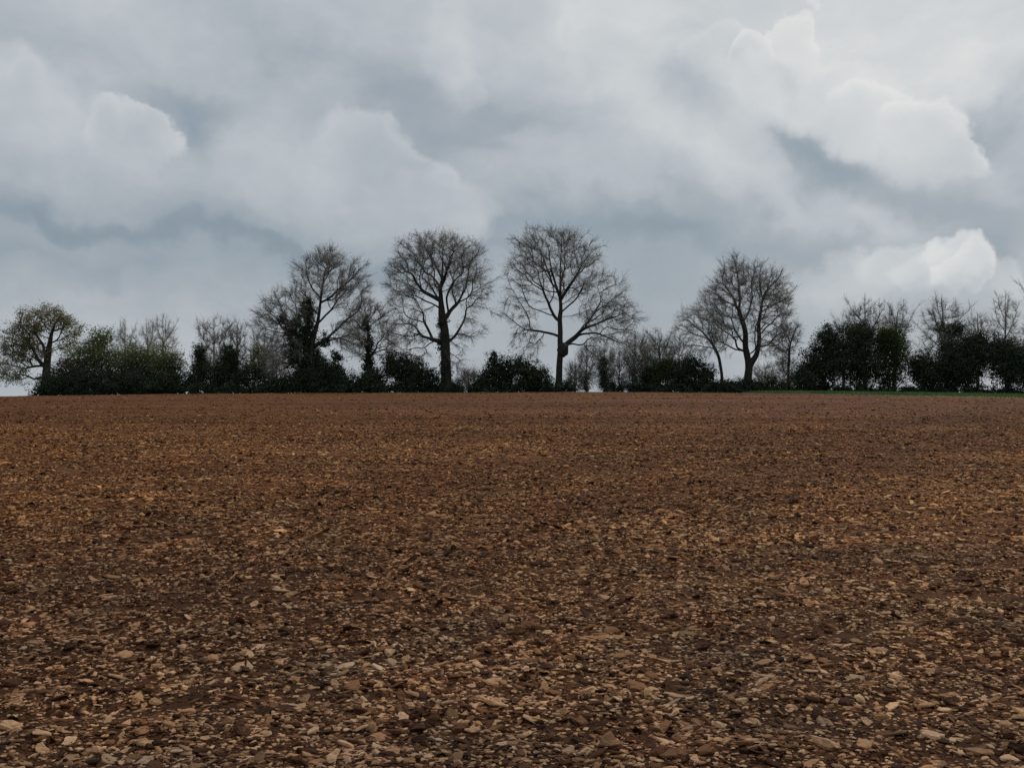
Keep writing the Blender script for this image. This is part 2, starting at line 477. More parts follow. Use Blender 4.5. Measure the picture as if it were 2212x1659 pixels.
def clod_mesh(seed, sub, mat, blocky, raw=False):
    r = np.random.default_rng(seed)
    V, T = ICO[sub]
    V = V.copy()
    # cut the ball by random planes: broken, angular lumps
    for _ in range(int(r.integers(5, 10))):
        n = r.normal(size=3); n /= np.linalg.norm(n)
        d = r.uniform(0.45, 0.8)
        over = np.clip(V @ n - d, 0, None)
        V -= over[:, None] * n * (0.95 if blocky else 0.8)
    ph = r.uniform(0, 6.28, (4, 3)); fr = r.normal(size=(4, 3)) * 3.2
    for k in range(4):
        V *= (1 + 0.07 * np.sin(V @ fr[k] + ph[k, 0]))[:, None]
    V += r.normal(scale=0.03, size=V.shape)
    V *= np.array([1.0, r.uniform(0.6, 0.95), r.uniform(0.24, 0.46)])
    if raw:
        return V, T
    return mesh_from('clod', V, T, False, mat)
def flake(seed, mat, raw=False):
    """a flat broken slab with a jagged outline"""
    r = np.random.default_rng(seed)
    m = int(r.integers(7, 11))
    a = np.sort(np.arange(m) / m * 2 * PI + r.uniform(-0.28, 0.28, m))
    rr = r.uniform(0.62, 1.1, m)
    ring = np.stack([np.cos(a) * rr * 1.25, np.sin(a) * rr * r.uniform(0.6, 0.9)], 1)
    h = r.uniform(0.10, 0.24); tilt = r.normal(size=2) * 0.05
    rings = []
    for sc, zz in ((0.86, -h), (1.0, -0.25 * h), (0.97, 0.35 * h), (0.78, h)):
        q = ring * (sc * (1 + r.normal(size=(m, 1)) * 0.05))
        z_ = zz + q @ tilt + r.normal(size=m) * h * 0.22
        rings.append(np.concatenate([q, z_[:, None]], 1))
    V = np.concatenate(rings + [np.array([[0, 0, h * 1.05 + r.normal() * h * 0.3]])])
    T = []
    k = np.arange(m); k2 = (k + 1) % m
    for j in range(3):
        b = j * m
        T += [np.stack([b + k, b + k2, b + m + k2], 1), np.stack([b + k, b + m + k2, b + m + k], 1)]
    T.append(np.stack([3 * m + k, 3 * m + k2, np.full(m, 4 * m)], 1))
    T = np.concatenate(T)
    if raw:
        return V, T
    return mesh_from('clod', V, T, False, mat)
PROTO_N = 20
near_protos = [clod_mesh(100 + i, 2, M_CLOD, i % 2) if i % 3 == 0 else flake(150 + i, M_CLOD) for i in range(PROTO_N)]
big_protos = [clod_mesh(300 + i, 2, M_CLOD if i % 4 else M_STONE, i % 2) if i % 2 else flake(350 + i, M_CLOD if i % 4 else M_STONE) for i in range(16)]

def scatter(y0, y1, dens, smed, ssig, smin, smax, clump, end=1.0):
    A = 0.0
    hw1 = 0.56 * y1 + 9.0
    n = int(dens * 2 * hw1 * (y1 - y0))
    y = rng.uniform(y0, y1, n); x = rng.uniform(-hw1, hw1, n)
    side = np.abs(x) - (0.56 * np.clip(y, 0, None) + 2.5)
    keep = (side < 6.5) & (rng.random(n) < np.where((side > 0) | (y < 3), 0.5, 1.0))
    keep &= y < edge_y(x) - 0.5
    keep &= rng.random(n) < 1 - (1 - end) * np.clip((y - max(y0, 3)) / (y1 - max(y0, 3)), 0, 1) ** 0.8
    k = fbm(x * 0.55 + 40, y * 0.8, 4)
    keep &= rng.random(n) < np.clip((k - 0.5) * clump * 0.75 + 0.74, 0.3, 1)
    x, y = x[keep], y[keep]
    s = np.clip(smed * np.exp(rng.normal(size=len(x)) * ssig), smin, smax)
    return x, y, s
zones = [scatter(-2, 9, 700, 0.0195, 0.46, 0.008, 0.052, 2.0, 0.5), scatter(9, 18, 330, 0.0215, 0.46, 0.012, 0.056, 2.2, 0.36),
         scatter(18, 36, 115, 0.027, 0.42, 0.016, 0.065, 2.6, 0.2), scatter(36, 62, 23, 0.032, 0.40, 0.02, 0.075, 2.6, 0.16), scatter(62, 97, 3.6, 0.042, 0.4, 0.028, 0.09, 2.4, 0.5)]
X = np.concatenate([z[0] for z in zones]); Y = np.concatenate([z[1] for z in zones]); S = np.concatenate([z[2] for z in zones])
infr = (np.abs(X) < 0.52 * Y) & (Y > 1)
rank = np.argsort(-(S / np.maximum(Y, 1)) * infr * (Y > 4.0))
top = rank[:300]
rest = np.ones(len(X), bool); rest[top] = False
for i in top:
    me = big_protos[int(rng.integers(16))]
    s = float(S[i])
    o = link('clod' if me.materials[0] is M_CLOD else 'stone', me, field)
    o.location = (X[i], Y[i], float(field_h(X[i], Y[i])) + 0.12 * s)
    o.rotation_euler = (rng.normal() * 0.22, rng.normal() * 0.22, rng.uniform(0, 6.28))
    o.scale = (s * rng.uniform(0.95, 1.35), s, s * rng.uniform(0.8, 1.15))
xr, yr, sr = X[rest], Y[rest], S[rest]
pts = np.stack([xr, yr, field_h(xr, yr) + 0.10 * sr], 1)
pm = bpy.data.meshes.new('loose_clods')
pm.vertices.add(len(pts)); pm.vertices.foreach_set('co', pts.astype(np.float32).ravel())
def vattr(name, arr):
    a = pm.attributes.new(name, 'FLOAT_VECTOR', 'POINT')
    a.data.foreach_set('vector', np.asarray(arr, np.float32).ravel())
n = len(pts)
def vattr_(pm, name, arr):
    a = pm.attributes.new(name, 'FLOAT_VECTOR', 'POINT')
    a.data.foreach_set('vector', np.asarray(arr, np.float32).ravel())
vattr('turn', np.stack([rng.normal(size=n) * 0.28, rng.normal(size=n) * 0.28, rng.uniform(0, 6.28, n)], 1))
vattr('size', sr[:, None] * np.stack([rng.uniform(0.9, 1.5, n), np.ones(n), rng.uniform(0.75, 1.25, n)], 1))
clods = link('loose_clods', pm, field)
clods['kind'] = 'stuff'
def instancer(obj, shapes):
    pcol = bpy.data.collections.new('clod_shapes')
    for me in shapes:
        pcol.objects.link(bpy.data.objects.new('clod_shape', me))
    ng = bpy.data.node_groups.new('scatter_clods', 'GeometryNodeTree')
    ng.interface.new_socket('Geometry', in_out='INPUT', socket_type='NodeSocketGeometry')
    ng.interface.new_socket('Geometry', in_out='OUTPUT', socket_type='NodeSocketGeometry')
    gi = ng.nodes.new('NodeGroupInput'); go = ng.nodes.new('NodeGroupOutput')
    iop = ng.nodes.new('GeometryNodeInstanceOnPoints')
    ci = ng.nodes.new('GeometryNodeCollectionInfo')
    ci.inputs['Collection'].default_value = pcol
    ci.inputs['Separate Children'].default_value = True
    ci.inputs['Reset Children'].default_value = True
    iop.inputs['Pick Instance'].default_value = True
    def named(nm):
        a = ng.nodes.new('GeometryNodeInputNamedAttribute'); a.data_type = 'FLOAT_VECTOR'
        a.inputs['Name'].default_value = nm
        return a.outputs['Attribute']
    e2r = ng.nodes.new('FunctionNodeEulerToRotation')
    ng.links.new(named('turn'), e2r.inputs[0])
    rv = ng.nodes.new('FunctionNodeRandomValue'); rv.data_type = 'INT'
    rv.inputs[4].default_value = 0; rv.inputs[5].default_value = len(shapes) - 1
    ng.links.new(gi.outputs[0], iop.inputs['Points'])
    ng.links.new(ci.outputs[0], iop.inputs['Instance'])
    ng.links.new(rv.outputs[2], iop.inputs['Instance Index'])
    ng.links.new(e2r.outputs[0], iop.inputs['Rotation'])
    ng.links.new(named('size'), iop.inputs['Scale'])
    ng.links.new(iop.outputs[0], go.inputs[0])
    md = obj.modifiers.new('scatter', 'NODES'); md.node_group = ng
instancer(clods, near_protos)

# small crumbs of soil lying between them, in handfuls
handfuls = []
for i in range(16):
    r_ = np.random.default_rng(700 + i)
    vs = []; fs = []; nv = 0
    for k in range(9):
        V, T = flake(900 + 20 * i + k, None, True) if k % 3 else clod_mesh(900 + 20 * i + k, 1, None, k % 2, True)
        a = r_.uniform(0, 6.28); ca, sa = math.cos(a), math.sin(a)
        V = V @ np.array([[ca, sa, 0], [-sa, ca, 0], [0, 0, 1]]) * r_.uniform(0.10, 0.26) * np.array([1.15, 1, 0.9])
        d = r_.normal(size=2) * 0.55
        vs.append(V + np.array([d[0], d[1], 0.02])); fs.append(T + nv); nv += len(V)
    handfuls.append(mesh_from('crumbs', np.concatenate(vs), np.concatenate(fs), False, M_CLOD))
cz = [scatter(-2, 9, 620, 0.064, 0.22, 0.04, 0.10, 1.6, 0.58), scatter(9, 18, 360, 0.076, 0.22, 0.05, 0.12, 1.8, 0.36), scatter(18, 44, 130, 0.09, 0.22, 0.06, 0.14, 2.0, 0.0)]
xr, yr, sr = [np.concatenate([c[k] for c in cz]) for k in range(3)]
pts = np.stack([xr, yr, field_h(xr, yr)], 1)
pm = bpy.data.meshes.new('soil_crumbs')
pm.vertices.add(len(pts)); pm.vertices.foreach_set('co', pts.astype(np.float32).ravel())
n = len(pts)
sx = (field_h(xr + 0.04, yr) - field_h(xr - 0.04, yr)) / 0.08; sy = (field_h(xr, yr + 0.04) - field_h(xr, yr - 0.04)) / 0.08
vattr_(pm, 'turn', np.stack([np.arctan(sy), -np.arctan(sx), np.zeros(n)], 1))
vattr_(pm, 'size', sr[:, None] * np.stack([np.where(rng.random(n) < 0.5, -1, 1) * rng.uniform(0.85, 1.2, n), np.where(rng.random(n) < 0.5, -1, 1) * 1.0, np.ones(n)], 1))
crumbs = link('soil_crumbs', pm, field)
crumbs['kind'] = 'stuff'
instancer(crumbs, handfuls)

# ------------------------------------------------------------------ plant helpers
def P(px, py, D, dy=0.0):
    return np.array([(px - 1106.0) / F * D, D + dy, EYE + (HY - py) / F * D])

def frames(d):
    d = d / (np.linalg.norm(d, axis=1, keepdims=True) + 1e-9)
    ref = np.where(np.abs(d[:, 2:3]) < 0.9, np.array([[0, 0, 1.0]]), np.array([[1.0, 0, 0]]))
    u = np.cross(d, ref); u /= np.linalg.norm(u, axis=1, keepdims=True) + 1e-9
    return u, np.cross(d, u)
def prisms(p0, p1, r0, r1, sides=3):
    """one open prism for each segment, all in arrays"""
    n = len(p0)
    u, v_ = frames(p1 - p0)
    a = np.arange(sides) * 2 * PI / sides
    ring = u[:, None, :] * np.cos(a)[None, :, None] + v_[:, None, :] * np.sin(a)[None, :, None]
    A = p0[:, None, :] + ring * np.asarray(r0).reshape(-1, 1, 1)
    B = p1[:, None, :] + ring * np.asarray(r1).reshape(-1, 1, 1)
    V = np.concatenate([A, B], 1).reshape(-1, 3)
    k = np.arange(sides); k2 = (k + 1) % sides
    q = np.stack([k, k2, k2 + sides, k + sides], 1)
    Fq = (np.arange(n)[:, None, None] * 2 * sides + q[None]).reshape(-1, 4)
    return V, Fq
def spikes(p0, p1, r0, sides=3):
    """one pointed twig for each segment"""
    n = len(p0)
    u, v_ = frames(p1 - p0)
    a = np.arange(sides) * 2 * PI / sides
    A = p0[:, None, :] + (u[:, None, :] * np.cos(a)[None, :, None] + v_[:, None, :] * np.sin(a)[None, :, None]) * np.asarray(r0).reshape(-1, 1, 1)
    V = np.concatenate([A, p1[:, None, :]], 1).reshape(-1, 3)
    k = np.arange(sides)
    q = np.stack([k, (k + 1) % sides, np.full(sides, sides)], 1)
    return V, (np.arange(n)[:, None, None] * (sides + 1) + q[None]).reshape(-1, 3)
def tube(pts, rad, sides):
    pts = np.asarray(pts); rad = np.asarray(rad)
    d = np.gradient(pts, axis=0)
    u, v_ = frames(d)
    for i in range(1, len(u)):                       # keep the rings from twisting
        dd = d[i] / (np.linalg.norm(d[i]) + 1e-9)
        p = u[i - 1] - dd * np.dot(u[i - 1], dd)
        u[i] = p / (np.linalg.norm(p) + 1e-9); v_[i] = np.cross(dd, u[i])
    a = np.arange(sides) * 2 * PI / sides
    V = pts[:, None, :] + (u[:, None, :] * np.cos(a)[None, :, None] + v_[:, None, :] * np.sin(a)[None, :, None]) * rad[:, None, None]
    n = len(pts)
    k = np.arange(sides); k2 = (k + 1) % sides
    q = np.stack([k, k2, k2 + sides, k + sides], 1)
    Fq = (np.arange(n - 1)[:, None, None] * sides + q[None]).reshape(-1, 4)
    return V.reshape(-1, 3), Fq
class Bag:
    def __init__(self): self.v = []; self.f = []; self.n = 0
    def add(self, V, Fc):
        if len(V):
            self.v.append(V); self.f.append(Fc + self.n); self.n += len(V)
    def obj(self, name, mat, parent, smooth=True, under=None):
        if not self.n:
            return None
        V = np.concatenate(self.v)
        if len({q.shape[1] for q in self.f}) > 1:
            self.f = [q if q.shape[1] == 3 else np.concatenate([q[:, :3], q[:, [0, 2, 3]]]) for q in self.f]
        if parent is not None:
            V = V - np.array(parent.location)
        return link(name, mesh_from(name, V, np.concatenate(self.f), smooth, mat), under or parent)
def thing(name, label, cat, loc, group=None):
    o = bpy.data.objects.new(name, None)
    COL.objects.link(o)
    o.location = Vector([float(c) for c in loc]); o['label'] = label; o['category'] = cat
    o.empty_display_size = 0.5
    if group: o['group'] = group
    return o

def leaf_quads(C, N, size, r):
    n = len(C)
    t = r.normal(size=(n, 3))
    u = np.cross(N, t); u /= np.linalg.norm(u, axis=1, keepdims=True) + 1e-9
    v_ = np.cross(N, u)
    s = size[:, None]
    a = C - u * s * 0.6
    b = C + v_ * s * 0.36 + N * s * 0.1
    c = C + u * s * 0.6
    d = C - v_ * s * 0.36 + N * s * 0.1
    V = np.stack([a, b, c, d], 1).reshape(-1, 3)
    return V, np.arange(n * 4).reshape(-1, 4)
def leaves_on(lumps, r, dens=1.0, size=0.2, clump=0.34, shell=0.55, per=26, zmin=None, squash=0.85):
    """lumps: centre(3), rx, rz, ry; leaves sit in sprays over each lump's outer part"""
    bag_c = []; bag_n = []; bag_s = []
    for (c, rx, rz, ry) in lumps:
        area = PI * rx * rz
        nc = max(6, int(area * 12.5 * dens))
        d = r.normal(size=(nc, 3)); d /= np.linalg.norm(d, axis=1, keepdims=True)
        ph = r.uniform(0, 6.28, (3,))
        lump = 1 + 0.19 * np.sin(d[:, 0] * 5 + ph[0]) * np.cos(d[:, 2] * 6 + ph[1]) + 0.10 * np.sin(d[:, 0] * 11 + d[:, 2] * 9 + ph[2])
        rad = (shell + (1 - shell) * r.random(nc) ** 0.6) * lump
        rad = np.where((r.random(nc) < 0.13) & (d[:, 2] > -0.2), rad * r.uniform(1.1, 1.32, nc), rad)    # sprays that stick out
        cc = c + d * rad[:, None] * np.array([rx, ry, rz])
        k = r.integers(int(per * 0.6), int(per * 1.8), nc)
        idx = np.repeat(np.arange(nc), k)
        spreadv = clump * r.uniform(0.5, 1.35, nc)
        q = cc[idx] + r.normal(size=(len(idx), 3)) * spreadv[idx][:, None] * np.array([1, 1, squash])
        nn = d[idx] * 0.7 + r.normal(size=(len(idx), 3)) * 0.8 + np.array([0, 0, 0.35])
        bag_c.append(q); bag_n.append(nn); bag_s.append(np.ones(len(q)))
        m = int(area * 22 * min(dens, 1.0) ** 2)                       # older, larger leaves deep inside
        e = r.normal(size=(m, 3)); e /= np.linalg.norm(e, axis=1, keepdims=True)
        q = c + e * (r.random(m) ** 0.5 * 0.74)[:, None] * np.array([rx, ry, rz])
        bag_c.append(q); bag_n.append(r.normal(size=(m, 3)) + np.array([0, -0.7, 0])); bag_s.append(np.full(m, 2.6))
    C = np.concatenate(bag_c); N = np.concatenate(bag_n); SZ = np.concatenate(bag_s)
    if zmin is not None:
        ok = C[:, 2] > zmin
        C, N, SZ = C[ok], N[ok], SZ[ok]
    N /= np.linalg.norm(N, axis=1, keepdims=True) + 1e-9
    return leaf_quads(C, N, SZ * size * r.uniform(0.6, 1.35, len(C)), r)

def grow(limbs, crown, r, n_attr, D, depth=0.8, bf=0.35, shell=0.35, jitter=0.05):
    """limbs: list of polylines [(px,py)...] seen in the photograph; crown: list of (cx,cy,rx,ry) lobes.
    Limbs get a depth of their own, then the crown is filled from them by a balanced spanning tree."""
    pos = []; par = []; plen = []; onlimb = []
    trunk_last = 0
    for li, poly in enumerate(limbs):
        w3 = np.array([P(a, b, D) for a, b in poly])
        seg = np.linalg.norm(np.diff(w3, axis=0), axis=1)
        tot = seg.sum()
        m = max(2, int(tot / 0.45) + 1)
        tt = np.linspace(0, tot, m); cs = np.concatenate([[0], np.cumsum(seg)])
        line = np.stack([np.interp(tt, cs, w3[:, k]) for k in range(3)], 1)
        if li == 0:
            line[1:-1, 0] += r.normal(size=m - 2) * 0.03
            start = -1
        else:
            line[1:] += r.normal(size=(m - 1, 3)) * np.array([jitter, 0, jitter])
            A = np.array(pos)
            dd = np.hypot(A[:, 0] - line[0, 0], A[:, 2] - line[0, 2])
            start = int(np.argmin(dd))
            ky = r.uniform(-1, 1) * 0.75
            line[:, 1] = A[start, 1] + ky * tt + 0.25 * np.sin(tt * 0.5 + r.uniform(0, 6)) * np.minimum(tt, 1)
        for i in range(m):
            if li > 0 and i == 0:
                continue
            p_ = start if (i == 0 or (li > 0 and i == 1)) else len(pos) - 1
            pos.append(line[i]); par.append(p_)
            plen.append(0.0 if p_ < 0 else plen[p_] + np.linalg.norm(line[i] - pos[p_]))
            onlimb.append(li)
    nb = len(pos)
    # attractors
    lob = []
    for (cx, cy, rx, ry) in crown:
        c = P(cx, cy, D); lob.append((c, rx / F * D, ry / F * D))
    wts = np.array([l[1] * l[1] * l[2] for l in lob]) ** 0.8; wts /= wts.sum()
    att = []
    for (c, rx, rz), wt in zip(lob, wts):
        k = max(8, int(n_attr * wt))
        d = r.normal(size=(k, 3)); d /= np.linalg.norm(d, axis=1, keepdims=True)
        rad = (shell ** 3 + (1 - shell ** 3) * r.random(k)) ** (1 / 3.0)
        ph = r.uniform(0, 6.28, 3)
        rad *= 0.93 + 0.09 * np.sin(d[:, 0] * 6 + d[:, 1] * 4 + ph[0]) + 0.07 * np.sin(d[:, 2] * 9 + d[:, 0] * 5 + ph[1]) + r.normal(size=k) * 0.05
        att.append(c + d * rad[:, None] * np.array([rx, rx * depth, rz]))
    att = np.concatenate(att)
    pos = np.array(pos); plen = np.array(plen)
    dist = np.linalg.norm(att[:, None, :] - pos[None], axis=2)
    # trunk base is a poor start for twigs
    low = np.array([1 if l == 0 else 0 for l in onlimb])
    zt = pos[:, 2] - pos[0, 2]
    h0 = (P(0, min(c[1] for c in crown), D)[2] - pos[0, 2])
    pen = np.where((low == 1) & (zt < 0.35 * h0), 3.0, 0.0)
    cost = dist + bf * plen[None] + pen[None]
    best = cost.argmin(1); bestc = cost.min(1)
    alive = np.ones(len(att), bool)
    pos = list(pos); plen = list(plen)
    for _ in range(len(att)):
        i = int(np.where(alive, bestc, 1e9).argmin())
        alive[i] = False
        a = int(best[i]); p0 = pos[a]; p1 = att[i]
        dl = np.linalg.norm(p1 - p0)
        segn = 1 if dl < 0.8 else (2 if dl < 1.8 else 3)
        lastn = a
        for s in range(1, segn + 1):
            t = s / segn
            q = p0 + (p1 - p0) * t
            if s < segn:
                q = q + r.normal(size=3) * 0.09 * min(dl, 2.0) + np.array([0, 0, 0.05 * dl * math.sin(PI * t)])
            pos.append(q); par.append(lastn)
            plen.append(plen[lastn] + np.linalg.norm(q - pos[lastn])); lastn = len(pos) - 1
            nd = np.linalg.norm(att - q, axis=1) + bf * plen[-1]
            imp = alive & (nd < bestc)
            best[imp] = lastn; bestc[imp] = nd[imp]
    return np.array(pos), np.array(par), nb

def build_tree(name, label, D, limbs, crown, seed, r_base, n_attr=500, twigs=4000, twig_len=(0.5, 1.2), twig_r=0.0075, up=0.1, group=None,
               cat='tree', tip=0.015, twig_mat=None, ivy=None, leaves=None, depth=0.8, bf=0.35, shell=0.35, bark=None, prof=None, sprigs=3):
    r = np.random.default_rng(seed)
    twig_mat = twig_mat or M_TWIG; bark = bark or M_BARK
    pos, par, nb = grow(limbs, crown, r, n_attr, D, depth, bf, shell)
    n = len(pos)
    gz = float(base_h(pos[0, 0], pos[0, 1]))
    pos[0, 2] = gz - 0.15
    kids = [[] for _ in range(n)]
    for i in range(1, n):
        kids[par[i]].append(i)
    order = []; st = [0]
    while st:
        i = st.pop(); order.append(i); st += kids[i]
    tips = np.zeros(n)
    for i in reversed(order):
        tips[i] = max(1.0, sum(tips[k] for k in kids[i]))
    ex = math.log(r_base / tip) / math.log(tips[0])
    rad = tip * tips ** ex
    if prof:
        m0 = int(np.where(np.diff(par[:nb]) != 1)[0][0]) + 1 if np.any(np.diff(par[:nb]) != 1) else nb
        pz = [EYE + (HY - a) / F * D for a, _ in prof][::-1]; pr = [b for _, b in prof][::-1]
        o_ = np.argsort(pz)
        rad[:m0] = np.interp(pos[:m0, 2], np.array(pz)[o_], np.array(pr)[o_])
        for i in order[1:]:
            rad[i] = min(rad[i], rad[par[i]] * 0.98)
    # the foot flares
    zrel = pos[:, 2] - gz
    root = thing(name, label, cat, (pos[0, 0], pos[0, 1], gz), group)
    trunk = Bag(); crownb = Bag(); limbbags = []
    def chain(i, start):
        c = [] if start is None else [start]
        while True:
            c.append(i)
            if not kids[i]:
                return c
            i = max(kids[i], key=lambda k: tips[k])
    def add(bag, c, first_is_parent):
        p = pos[c]; q = rad[c].copy()
        if first_is_parent:
            q[0] = min(q[0], q[1] * 1.15)
        big = q.max()
        if bag is trunk:
            q = q * (1 + 0.55 * np.exp(-np.clip(zrel[c], 0, 9) / 0.5))
        sides = 10 if big > 0.2 else (6 if big > 0.07 else (4 if big > 0.03 else 3))
        if big > 0.05 and len(c) > 3:                   # smooth the heavier wood
            m = len(c) * 2 - 1
            t = np.arange(len(c)); tn = np.linspace(0, len(c) - 1, m)
            ps = p.copy(); ps[1:-1] = 0.25 * p[:-2] + 0.5 * p[1:-1] + 0.25 * p[2:]
            p = np.stack([np.interp(tn, t, ps[:, k]) for k in range(3)], 1); q = np.interp(tn, t, q)
        V, Fq = tube(p, q, sides)
        bag.add(V, Fq)
    main = chain(0, None)
    todo = [(main, trunk)]
    seen = set(main)
    while todo:
        c, bag = todo.pop()
        add(bag, c, c is not main)
        for i in (c if c is main else c[1:]):
            for k in kids[i]:
                if k in seen:
                    continue
                cc = chain(k, i); seen.update(cc[1:])
                if bag is trunk and rad[k] > 0.06:
                    b = Bag(); limbbags.append(b)
                elif rad[k] < 0.024:
                    b = crownb
                elif bag is trunk:
                    b = crownb
                else:
                    b = bag
                todo.append((cc, b))
    trunk_o = trunk.obj('trunk', bark, root)
    for b in limbbags:
        b.obj('limb', bark, root)
    # fine twigs
    thin = np.array([i for i in range(1, n) if rad[i] < 0.055])
    if twigs and len(thin):
        ctr = pos[nb:].mean(0) if n > nb else pos.mean(0)
        pick = thin[r.integers(0, len(thin), twigs)]
        wgt = r.random(twigs)
        b0 = pos[pick]; a0 = pos[par[pick]]
        base = a0 + (b0 - a0) * wgt[:, None]
        ed = b0 - a0; ed /= np.linalg.norm(ed, axis=1, keepdims=True) + 1e-9
        outw = base - ctr; outw /= np.linalg.norm(outw, axis=1, keepdims=True) + 1e-9
        d = ed * 0.9 + outw * 0.55 + r.normal(size=(twigs, 3)) * 0.55 + np.array([0, 0, up])
        d /= np.linalg.norm(d, axis=1, keepdims=True)
        ln = r.uniform(*twig_len, twigs)
        bend = r.normal(size=(twigs, 3)) * 0.22 + np.array([0, 0, up * 0.6])
        p1 = base + d * (ln * 0.5)[:, None]
        d2 = d + bend; d2 /= np.linalg.norm(d2, axis=1, keepdims=True)
        p2 = p1 + d2 * (ln * 0.5)[:, None]
        tr = twig_r * r.uniform(0.75, 1.35, twigs)
        crownb.add(*prisms(base, p1, tr * 1.25, tr))
        S0 = [p1]; S1 = [p2]; R0 = [tr * 1.1]
        for k in range(sprigs):
            t = r.uniform(0.25, 1.0, twigs)
            q0 = np.where(t[:, None] < 0.5, base + d * (ln * t)[:, None], p1 + d2 * (ln * (t - 0.5))[:, None])
            dd = d * 0.8 + r.normal(size=(twigs, 3)) * 0.6 + np.array([0, 0, up])
            dd /= np.linalg.norm(dd, axis=1, keepdims=True)
            S0.append(q0); S1.append(q0 + dd * (ln * r.uniform(0.25, 0.6, twigs))[:, None]); R0.append(tr * 1.0)
        crownb.add(*spikes(np.concatenate(S0), np.concatenate(S1), np.concatenate(R0)))
    crownb.obj('crown', twig_mat, root)
    if leaves:
        cnt, size, mat = leaves
        pick = thin[r.integers(0, len(thin), cnt)]
        C = pos[pick] + r.normal(size=(cnt, 3)) * 0.32
        N = r.normal(size=(cnt, 3)) + np.array([0, 0, 0.6]); N /= np.linalg.norm(N, axis=1, keepdims=True)
        b = Bag(); b.add(*leaf_quads(C, N, size * r.uniform(0.6, 1.3, cnt), r)); b.obj('leaves', mat, root, False)
    if ivy:
        b = Bag()
        lum = []
        for (cx, cy, rx, ry) in ivy:
            c = P(cx, cy, D, r.uniform(-0.3, 0.3))
            lum.append((c, rx / F * D, ry / F * D, min(rx, ry) / F * D * 1.1 + 0.2))
        b.add(*leaves_on(lum, r, 1.3, 0.145, 0.2, 0.25, 28, gz))
        b.obj('ivy', M_IVY, root, False, trunk_o)
    return root

def bush(name, label, D, lumps, seed, mat, dens=1.0, size=0.2, clump=0.3, twigs=250, group=None, cat='bush', dy=2.4, shell=0.3):
    r = np.random.default_rng(seed)
    cx = lumps[0][0]
    x0 = (cx - 1106.0) / F * D
    gz = float(base_h(x0, D))
    root = thing(name, label, cat, (x0, D, gz), group)
    lum = []; cr = []
    for (a, b_, rx, ry) in lumps:
        c = P(a, b_, D, r.uniform(-0.6, 0.6))
        rr = rx / F * D
        lum.append((c, rr, ry / F * D, min(max(rr, 0.7), dy)))
    b = Bag(); b.add(*leaves_on(lum, r, dens, size * 0.74, clump, shell, 26, gz)); b.obj('foliage', mat, root, False)
    # woody stems inside, tips standing out of the leaves
    py0 = HY - (gz - EYE) / D * F
    limbs = [[(cx, py0), (cx + r.uniform(-4, 4), lumps[0][1])]]
    for (a, b_, rx, ry) in lumps:
        limbs.append([(cx, py0 - 6), (a, b_), (a + r.uniform(-0.3, 0.3) * rx, b_ - ry * 0.9)])
    pos, par, nb = grow(limbs, [(a, b_, rx * 1.02, ry * 1.06) for a, b_, rx, ry in lumps], r, 40 + int(twigs * 0.2), D, 0.7, 0.2, 0.6)
    pos[0, 2] = gz - 0.1
    i = np.arange(1, len(pos))
    lv = np.linalg.norm(pos - pos[0], axis=1)
    rr = np.clip(0.07 - 0.011 * lv, 0.012, 0.07)
    b2 = Bag(); b2.add(*prisms(pos[par[i]], pos[i], rr[par[i]], rr[i], 4))
    if twigs:
        pick = r.integers(nb, len(pos), twigs)
        base = pos[pick]; d = (base - pos[par[pick]]); d /= np.linalg.norm(d, axis=1, keepdims=True) + 1e-9
        d = d + r.normal(size=(twigs, 3)) * 0.6 + np.array([0, 0, 0.5]); d /= np.linalg.norm(d, axis=1, keepdims=True)
        b2.add(*prisms(base, base + d * r.uniform(0.3, 1.0, twigs)[:, None], np.full(twigs, 0.009), np.full(twigs, 0.004)))
    b2.obj('stems', M_BARK, root)
    return root

# ------------------------------------------------------------------ the great trees
def zc(x0, y0, k):                       # coordinates read off an enlargement
    return lambda pts: [(x0 + a * k, y0 + b * k) for a, b in pts]

z = zc(1042.0, 454.7, 0.2588)            # beech with the burr
limbs = [[(640, 1525), (638, 1400), (648, 1250), (652, 1050), (642, 930), (655, 820), (650, 700), (650, 560), (655, 400), (660, 250)],
         [(640, 930), (600, 880), (560, 780), (530, 700), (500, 620), (470, 520)],
         [(690, 1150), (720, 1100), (800, 1040), (840, 980), (890, 900), (960, 820), (1020, 730), (1090, 655)],
         [(960, 820), (1050, 785), (1130, 760), (1210, 800), (1290, 860)], [(820, 1025), (950, 1015), (1050, 1060), (1200, 1130)],
         [(900, 910), (1010, 880), (1120, 865), (1240, 900)], [(622, 1035), (520, 1015), (450, 1000), (365, 1003), (290, 950)],
         [(530, 1017), (470, 1090), (430, 1120)], [(540, 740), (480, 680), (400, 640), (310, 610)], [(545, 750), (430, 740), (350, 745), (230, 690)],
         [(555, 820), (470, 820), (400, 790), (300, 790)], [(510, 660), (420, 590), (350, 560), (310, 500)], [(520, 660), (510, 520), (490, 400)],
         [(570, 780), (600, 680), (590, 600), (530, 500), (500, 420)], [(640, 720), (605, 600), (575, 470), (560, 330)],
         [(660, 800), (700, 760), (800, 690), (920, 600), (1060, 540)], [(655, 740), (750, 600), (800, 520), (840, 440), (890, 370), (960, 330)],
         [(800, 520), (760, 380), (740, 280)], [(660, 850), (760, 760), (815, 690), (830, 640)], [(700, 890), (850, 840), (960, 820)],
         [(840, 640), (900, 540), (990, 450)], [(652, 620), (690, 480), (700, 330)]]
beech2 = [z(l) for l in limbs]
